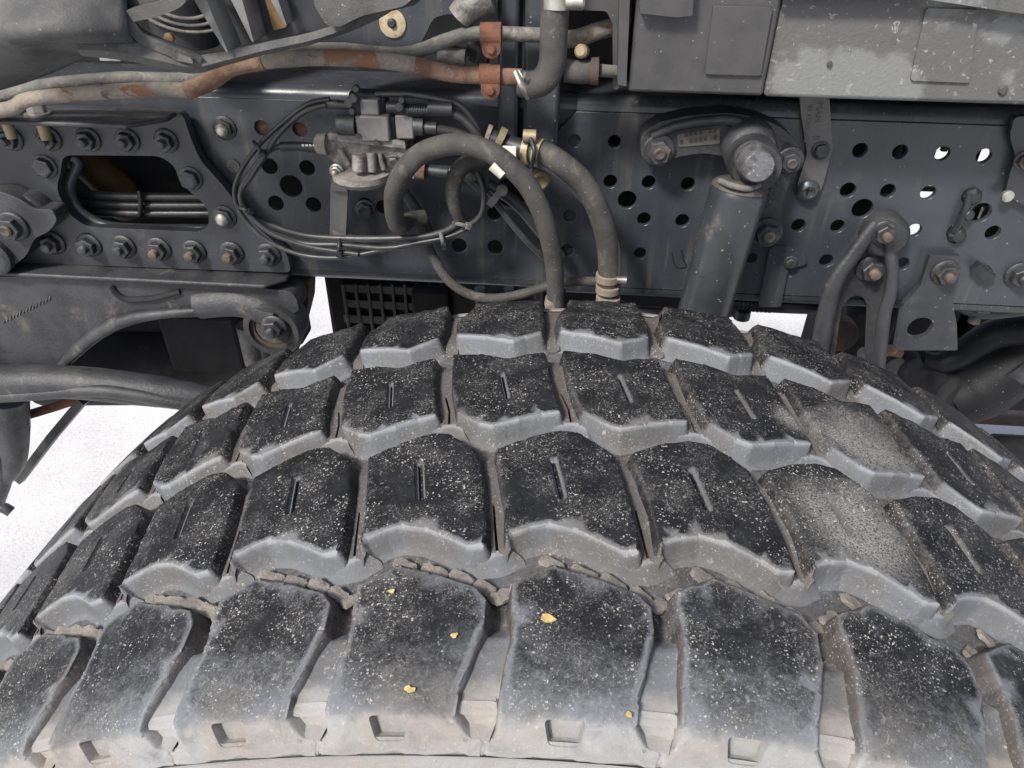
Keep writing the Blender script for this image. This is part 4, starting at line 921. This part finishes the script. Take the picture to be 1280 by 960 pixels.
for i in range(9): tube('bellows_ring', [at(510+i*3, 138+i*.1, YV-.004), at(511.5+i*3, 138+i*.1, YV-.004)], .0062, M['black'], vb, n=14, k=1)
for x, y, r in ((443,122,5),(441,138,4),(446,110,4),(437,128,5),(500,133,5),(503,124,4)): lat('clip_lug', at(x, y, YV-.010), (0,-1,0), [(0,r/1150),(.004,r/1150),(.005,r/1500)], M['cable'], vb, 10)
tube('port', [at(449,194,YV-.012), at(448,214,YV-.016)], .0068, M['alu'], vb, n=18, k=1)
tube('port', [at(464,190,YV-.008), at(465,214,YV-.010)], .0050, M['alu'], vb, n=16, k=1)
tube('web_rib', [at(425,186,YV-.004), at(436,206,YV-.006)], .0032, M['alu'], vb, n=8, k=1); tube('web_rib', [at(474,192,YV-.004), at(480,212,YV-.006)], .0028, M['alu'], vb, n=8, k=1)
lat('valve_base', at(452,214,YV-.002), (0,0,-1), [(0,.030),(.006,.030),(.012,.024),(.014,.015)], M['stone'], vb, 30)
lat('sediment', at(402,180,YV+.0), (-1,0,0), [(-.006,.011),(.004,.010),(.006,.007)], M['stone'], vb, 14)
bolt(hexb, 493, 203, 10, YV-.001, vb)
zb2 = domeb.copy(); zb2.materials[0] = M['zinc']; bolt(zb2, 421, 213, 9, YV-.004, vb, sq=1.6)
for x, y, z in ((448,172,0),(470,180,0)): lat('plug_screw', at(x, y-2, YV-.0105), (0,-1,0), [(0,.003),(.001,.003)], M['boltm'], vb, 12)
vk = thing('valve_bracket', 'flat grey steel tab holding the air valve above the cable bundle', 'bracket', at(424, 290, YR-.01))
plate('tab', [(415,214),(434,216),(434,240),(413,238)], YV+.004, .004, M['strapm'], vk, rnd=.001); plate('tab_lower', [(413,236),(435,239),(432,298),(412,298)], YV+.010, .004, M['strapm'], vk, rnd=.001)
tube('foot', [at(422,290,YV+.010), at(422,296,YR-.004)], .006, M['strapm'], vk, n=8, k=1)
# ------------------------------------------------------------------ air lines
YA = YV-.004
def line(name, lab, pts, r, mt='cable', group=None, cat='air line'):
    t = thing(name, lab, cat, at(*pts[0]), group); tube('line', [at(*p) for p in pts], r*.86, M[mt], t, n=12); return t
G = 'thin black air lines looping round the valve'
line('air_line', 'outermost thin air line looping left from the top connectors down and round', [(412,124,YA),(385,130,YA),(355,152,YA),(325,180,YA),(302,212,YA),(293,240,YA),(302,268,YA),(330,298,YA-.002),(375,318,YA-.004),(425,322,YA-.006),(470,314,YA-.004),(520,304,YA-.004),(560,296,YA-.004),(588,284,YA-.004)], .0029, group=G)
line('air_line', 'second air line just inside the outermost loop', [(408,131,YA-.004),(380,140,YA-.004),(350,166,YA-.006),(334,190,YA-.006),(316,218,YA-.006),(300,244,YA-.006),(312,268,YA-.006),(340,292,YA-.008),(385,308,YA-.008),(420,314,YA-.008),(448,318,YA-.008)], .0031, group=G)
line('air_line', 'air line from the left port of the valve curving down to the bundle', [(400,186,YV+.004),(370,182,YV),(340,186,YV-.004),(322,204,YV-.008),(302,236,YV-.010),(306,262,YV-.010),(335,288,YV-.010),(380,304,YV-.010),(425,306,YV-.010),(480,310,YV-.008),(530,304,YV-.006),(570,290,YV-.006),(600,270,YV-.006),(604,240,YV-.004),(596,215,YV)], .0034, group=G)
line('air_line', 'fat pale-sheened air line forming the floor of the loop left of the big hoses', [(306,266,YV),(335,280,YV),(380,294,YV),(430,298,YV),(490,298,YV-.004),(540,294,YV-.008),(572,278,YV-.010),(566,250,YV-.010),(572,225,YV-.010),(590,208,YV-.010),(612,203,YV-.010)], .0042, group=G)
lf = line('port_sleeve', 'short black printed sleeve on the left valve port', [(350,183,YV-.004),(375,183,YV),(400,186,YV+.002)], .0055, cat='hose sleeve')
for i in range(4): pbox('print_mark', 377+i*4.6, 180.5, 380+i*4.6, 183, YV-.0062, .0006, M['white'], lf, .0001)
line('air_line', 'bundle of wires leaving the upper connectors towards the clamps', [(560,140,YV-.004),(580,150,YV-.004),(598,172,YV-.006),(606,200,YV),(606,240,YV+.01)], .0048, group=G)
line('air_line', 'black corrugated wire arching over the connectors', [(470,118,YV+.004),(510,118,YV+.002),(548,124,YV),(575,132,YV),(594,156,YV),(602,180,YV)], .0036, group=G)
line('air_line', 'thin black line beneath the right connector', [(545,162,YV-.004),(570,166,YV),(595,176,YV),(615,186,YV+.01)], .0055, group=G)
line('air_line', 'grey sheened line slanting down right from the hose crossing to the tyre', [(592,228,YV),(618,252,YV),(640,280,YV),(662,305,YV),(690,330,YV+.01)], .0040, group=G)
line('air_line', 'thick black line slanting down right behind the big hose', [(600,225,YV+.015),(640,250,YV+.015),(668,280,YV+.015),(700,320,YV+.02)], .0075, group=G)
line('air_line', 'short black line running from behind the valve to the hose crossing', [(530,212,YV+.02),(560,214,YV+.015),(580,218,YV+.015),(600,235,YV+.02)], .0065, group=G)
line('air_line', 'dark line dropping behind the left end of the hose arch', [(505,240,YR-.02),(520,262,YR-.02),(536,290,YR-.02)], .0075, group=G)
line('air_line', 'thin line following the outside of the right big hose', [(672,205,YV-.03),(700,222,YV-.03),(728,250,YV-.03),(752,270,YV-.034),(770,300,YV-.034),(774,340,YV-.034),(768,390,YV-.034)], .0030, group=G)
for (x, y, an, lab) in ((324,186,.9,'black cable tie round the upper left of the air line loop'), (306,262,.4,'black cable tie at the left bottom turn of the air lines'), (424,310,1.57,'black cable tie below the valve bracket'), (553,300,1.3,'pale cable tie near the right end of the air line bundle'), (578,281,.2,'dusty cable tie at the foot of the small hose loop')):
    t = thing('cable_tie', lab, 'cable tie', at(x, y, YV-.014), 'cable ties on the air lines'); dx, dy = 11*cos(an), 11*sin(an)
    tube('strap', [at(x-dx, y-dy, YV-.008), at(x, y, YV-.017), at(x+dx, y+dy, YV-.008)], .0022, M['pipeg' if 'pale' in lab or 'dusty' in lab else 'black'], t, n=8)
    tube('lock', [at(x+dx*.4, y+dy*.4, YV-.017), at(x+dx*.9, y+dy*.9, YV-.015)], .0040, M['pipeg' if 'dusty' in lab else 'black'], t, n=4, k=1)
# ------------------------------------------------------------------ big hoses
YH = YR-.10
h1 = thing('arched_hose', 'thick grey-brown rubber hose arching from lower left down to the tyre', 'hose', at(692, 380, YH))
tube('hose', [at(530,272,YR-.035), at(514,274,YR-.045), at(499,282,YH+.03), at(493,268,YH+.02), at(493,240,YH+.01), at(506,212,YH), at(530,190,YH), at(570,180,YH), at(608,188,YH), at(640,210,YH-.005), at(665,240,YH-.005), at(682,280,YH-.005), at(691,320,YH), at(694,350,YH), at(694,384,YH)], [.0085,.0088,.0092,.0096,.0100,.0100,.0100,.0101,.0100,.0100,.0100,.0098,.0095,.0092,.0090], M['hose'], h1, n=24)
lat('ferrule', at(693,372,YH), (0,.1,-1), [(0,.0095),(.008,.0105),(.010,.0098),(.035,.0070),(.05,.0070)], M['pipe'], h1, 20)
tube('white_tape_band', [at(620,200,YH-.0005), at(634,212,YH-.002)], .0112, M['white'], h1, n=24, k=1)
tag(pbox('tape_flag', 628, 184, 645, 200, YH+.002, .004, M['white'], h1, .0005), None, None)
h2 = thing('outer_hose', 'thick shiny grey hose curving down beside the arched one from a yellow clamp', 'hose', at(760, 370, YH+.02))
YQ = YH+.015
tube('hose', [at(655,188,YQ+.012), at(680,192,YQ+.005), at(704,206,YQ), at(728,228,YQ), at(746,258,YQ-.003), at(757,292,YQ-.003), at(761,325,YQ), at(760,355,YQ)], .0113, M['hose'], h2, n=24)
tube('yellow_clamp', [at(656,188,YQ+.010), at(664,189,YQ+.008)], .0135, M['yzinc'], h2, n=24, k=1); tube('yellow_clamp', [at(669,190,YQ+.007), at(677,192,YQ+.005)], .0137, M['yzinc'], h2, n=24, k=1)
tube('clamp_tie', [at(663,172,YQ-.004), at(668,190,YQ-.014), at(664,208,YQ-.006)], .0022, M['black'], h2, n=8)
lat('clamp_lug', at(662,170,YQ), (1,0,0), [(-.006,.006),(.006,.006),(.007,.004)], M['yzinc'], h2, 12)
for y_ in (346, 360, 374): lat('lower_clamp', at(760, y_, YQ), (0,0,-1), [(-.004,.0115),(-.003,.0130),(.004,.0130),(.005,.0115)], M['clay' if y_ != 374 else 'pipe'], h2, 28)
lat('pipe_nipple', at(760,378,YQ), (0,0,-1), [(0,.0100),(.06,.0100)], M['pipe'], h2, 24)
lat('clamp_screw', at(778,350,YQ-.01), (1,0,0), [(-.006,.004),(.004,.004)], M['zinc'], h2, 10)
h3 = thing('looped_hose', 'brown dusty hose loop hanging between the valve and the arched hose', 'hose', at(570, 250, YV))
tube('hose', [at(612,196,YV-.010), at(592,200,YV-.014), at(574,212,YV-.014), at(566,240,YV-.012), at(572,268,YV-.008), at(582,282,YV)], [.0072,.0080,.0082,.0080,.0066,.0058], M['hose'], h3, n=18)
h4 = thing('lower_hose', 'slim hose sagging under the rail from left to the clamped hose', 'hose', at(620, 372, YR-.05))
tube('hose', [at(515,262,YR-.035), at(528,290,YR-.04), at(542,322,YR-.045), at(560,350,YR-.05), at(585,367,YR-.055), at(615,373,YR-.06), at(650,368,YR-.065), at(690,356,YR-.065), at(720,352,YR-.065), at(752,352,YR-.065)], .0053, M['hose'], h4, n=14)
tc = thing('tee_coupling', 'black tee coupling with yellow zinc clamps at the hose crossing', 'coupling', at(640, 180, YV))
tube('body', [at(610,172,YV-.004), at(632,180,YV-.006), at(655,187,YV-.010)], .0095, M['black'], tc, n=18, k=2)
tube('small_clamp', [at(621,172,YV-.008), at(628,176,YV-.008)], .0120, M['yzinc'], tc, n=18, k=1)
tube('small_clamp', [at(607,168,YV-.004), at(612,170,YV-.004)], .0105, M['pipe'], tc, n=18, k=1)
lat('lower_clamp', at(672,222,YV-.006), (.4,-1,-.2), [(0,.011),(.008,.011),(.009,.008),(.007,.005)], M['yzinc'], tc, 20); tube('branch', [at(645,190,YV+.01), at(660,210,YV+.005), at(674,226,YV)], .010, M['black'], tc, n=16, k=2)
cc = thing('cross_clip', 'black plastic cross clip joining the slanting lines', 'clip', at(622, 243, YV-.008))
tube('clip', [at(612,256,YV-.010), at(632,232,YV-.010)], .0052, M['black'], cc, n=4, k=1); lat('knob', at(628,236,YV-.012), (0,-1,0), [(0,.006),(.005,.006)], M['cable'], cc, 10)
bo = thing('banjo_fitting', 'copper coloured banjo fitting behind the valve with a short black stub', 'fitting', at(528, 214, YV+.01))
tube('copper_nut', [at(524,212,YV-.002), at(532,213,YV-.002)], .0105, M['rustl'], bo, n=12, k=1); tube('stub', [at(532,213,YV), at(560,216,YV)], .0058, M['boltm'], bo, n=14, k=1); tube('sleeve', [at(516,212,YV-.004), at(524,212,YV-.002)], .0095, M['stone'], bo, n=14, k=1)
# ------------------------------------------------------------------ dark drive train below and behind
YD = 1.05
gb = thing('gearbox', 'dark ribbed gearbox housing under the rail behind the tyre', 'gearbox', at(560, 400, YD))
pbox('housing', 414, 338, 640, 500, YD, .25, M['dark'], gb, .01)
for i in range(9): pbox('rib', 432+i*15, 356, 436+i*15, 440, YD-.010, .012, M['cast'], gb, .001)
for j in range(4): pbox('rib', 430, 362+j*19, 566, 365+j*19, YD-.008, .010, M['cast'], gb, .001)
pbox('cover', 516, 366, 560, 440, YD-.03, .03, M['dark'], gb, .004); pbox('cover', 566, 350, 640, 450, YD-.02, .03, M['dark'], gb, .006)
for i in range(5): tube('pipe', [at(600+i*18, 360, YD-.10), at(602+i*18, 440, YD-.10)], .008, M['dark' if i % 2 else 'cast'], gb, n=10, k=1)
ex = thing('transfer_case', 'dark rounded casing and rods behind the shock absorber', 'transfer case', at(780, 400, YD-.02))
pbox('case', 636, 340, 892, 388, YD-.01, .22, M['dark'], ex, .012); pbox('case_lower', 636, 380, 872, 520, YD-.0, .22, M['dark'], ex, .012)
tube('rod', [at(770,384,YR+.03), at(800,392,YR+.03), at(860,392,YR+.04), at(920,386,YR+.05)], .010, M['cast'], ex, n=14)
tube('rod', [at(900,378,YR+.02), at(960,382,YR+.02), at(1010,384,YR+.02), at(1050,384,YR+.02)], .0085, M['black'], ex, n=14)
for i in range(12): tube('bellows_ring', [at(906+i*5, 378+i*.3, YR+.02), at(908+i*5, 378+i*.3, YR+.02)], .0100, M['black'], ex, n=12, k=1)
lat('knob', at(929,387,YR+.02), (0,0,-1), [(0,.010),(.012,.010)], M['black'], ex, 14)
st2 = thing('steering_linkage', 'dark steering knuckle and curved arm low on the right behind the tyre', 'steering arm', at(1180, 460, .95))
YS = .92
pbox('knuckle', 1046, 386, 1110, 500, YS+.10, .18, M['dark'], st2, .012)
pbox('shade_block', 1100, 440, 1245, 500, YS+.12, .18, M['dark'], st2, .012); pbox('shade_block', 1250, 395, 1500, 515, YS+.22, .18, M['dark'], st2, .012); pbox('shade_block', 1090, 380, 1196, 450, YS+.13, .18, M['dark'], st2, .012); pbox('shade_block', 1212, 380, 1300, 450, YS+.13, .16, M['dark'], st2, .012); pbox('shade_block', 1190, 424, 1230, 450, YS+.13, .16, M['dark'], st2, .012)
tube('curved_arm', [at(1150,448,YS), at(1172,454,YS), at(1196,446,YS), at(1220,430,YS), at(1250,416,YS), at(1300,412,YS), at(1400,410,YS)], [.012,.016,.018,.020,.022,.024,.024], M['dark2'], st2, n=18)
tube('boot', [at(1190,502,YS), at(1224,486,YS), at(1260,462,YS), at(1330,420,YS)], [.040,.046,.044,.040], M['dark2'], st2, n=24)
tube('collar', [at(1262,456,YS-.02), at(1276,470,YS-.025)], .020, M['cast'], st2, n=18, k=1)
for i, (x, y, r) in enumerate(((1130,470,.030),(1150,482,.034),(1172,492,.034),(1120,452,.024))): lat('joint', at(x, y, YS), (.5,-1,.2), [(-.02,r*.8),(0,r),(.02,r),(.03,r*.7)], M['dark'], st2, 22)
tube('hose_end', [at(1098,446,YS-.02), at(1104,440,YS-.022), at(1114,438,YS-.022), at(1124,442,YS-.02)], .008, M['pipe'], st2, n=12); lat('hose_mouth', at(1114,456,YS-.02), (.2,-1,.1), [(0,.016),(.01,.016),(.011,.012)], M['black'], st2, 20)
hc = thing('bright_fitting', 'small pale hose fitting just above the tread right of centre', 'fitting', at(1082, 440, YS)); tube('fitting', [at(1076,440,YS-.02), at(1090,446,YS-.02)], .008, M['alu'], hc, n=10, k=1)
wr = thing('rusty_weight', 'reddish rusty drum glimpsed between the fork arms', 'drum', at(1050, 420, YS)); lat('drum', at(1046,412,YS+.06), (0,-1,0), [(0,.026),(.02,.026),(.024,.021)], M['rustd'], wr, 28)
rr_ = thing('brake_pipe', 'dusty rod running under the liner plate at the right edge', 'rod', at(1220, 388, YR+.03))
tube('rod', [at(1195,380,YR+.02), at(1230,392,YR+.02), at(1290,386,YR+.02)], .007, M['cast'], rr_, n=12); pbox('lug', 1222, 382, 1240, 392, YR+.012, .006, M['strapm'], rr_, .001); lat('tip', at(1218,400,YR+.02), (0,0,-1), [(-.01,.006),(.003,.007),(.004,.004)], M['hose'], rr_, 12)
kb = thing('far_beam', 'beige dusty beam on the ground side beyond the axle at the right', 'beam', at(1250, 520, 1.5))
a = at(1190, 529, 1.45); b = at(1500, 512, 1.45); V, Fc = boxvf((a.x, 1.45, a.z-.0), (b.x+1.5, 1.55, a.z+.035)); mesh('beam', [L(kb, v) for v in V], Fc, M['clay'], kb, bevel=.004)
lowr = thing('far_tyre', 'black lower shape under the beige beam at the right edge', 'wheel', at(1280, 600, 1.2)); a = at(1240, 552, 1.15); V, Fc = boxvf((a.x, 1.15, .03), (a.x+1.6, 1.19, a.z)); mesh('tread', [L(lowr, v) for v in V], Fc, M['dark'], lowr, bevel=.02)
lb = thing('brake_chamber', 'black drum-like brake chamber behind the spring hanger', 'brake chamber', at(240, 430, .98))
tube('chamber', [at(60,450,.93), at(200,448,.93), at(330,452,.93)], .075, M['dark'], lb, n=30, k=2); pbox('box', 206, 398, 300, 470, .86, .05, M['dark'], lb, .006); pbox('upper_box', 130, 372, 372, 420, .90, .05, M['dark'], lb, .006)
for i, (x, r) in enumerate(((316,.016),(330,.010))): lat('pin', at(x,430,.80), (0,0,1), [(-.03,r),(.03,r)], M['cast'], lb, 16)
dk = thing('hole_backing', 'added dark backing sheet that blacks out holes of the chassis rail', 'inner sheet', (0, .92, 1.0))
for xa, xb in ((-1.2, at(1148,220,.915).x), (at(1186,220,.915).x, at(1216,220,.915).x), (at(1236,220,.915).x, 1.5)):  # backing added to keep bright ground out of most holes
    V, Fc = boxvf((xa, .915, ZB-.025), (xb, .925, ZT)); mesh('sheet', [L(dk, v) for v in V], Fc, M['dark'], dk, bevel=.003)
bp = thing('bright_brackets', 'pale metal pieces seen through the upper right rail holes', 'bracket', at(1170, 210, YR+.08))
for x, y, w_, h_, m_ in ((1125,190,5,20,'alu'),(1168,190,5,16,'dark'),(1183,183,8,14,'zinc'),(1110,246,14,6,'alu'),(1160,237,18,5,'alu'),(1232,268,10,16,'zinc'),(1222,256,16,5,'alu'),(1060,246,16,5,'alu')): pbox('bracket_piece', x-w_/2, y-h_/2, x+w_/2, y+h_/2, YR+.05, .006, M[m_], bp, .001)

# unseen slab added over the chassis: out of the frame above, it keeps the open sky off the frame and wheel arch
bf = thing('shade_slab', 'unseen dark slab added above the chassis rails to cut skylight', 'shade blocker', (0, 1.0, 1.60))
V, Fc = boxvf((-1.6, .70, 1.60), (1.8, 1.15, 1.68)); mesh('slab_sheet', [L(bf, v) for v in V], Fc, M['dark'], bf, bevel=.01)
for x in (-1.4, -.7, 0, .7, 1.4):
    V, Fc = boxvf((x-.03, .74, 1.54), (x+.03, 1.12, 1.5995)); mesh('slab_rib', [L(bf, v) for v in V], Fc, M['rail'], bf, bevel=.004)
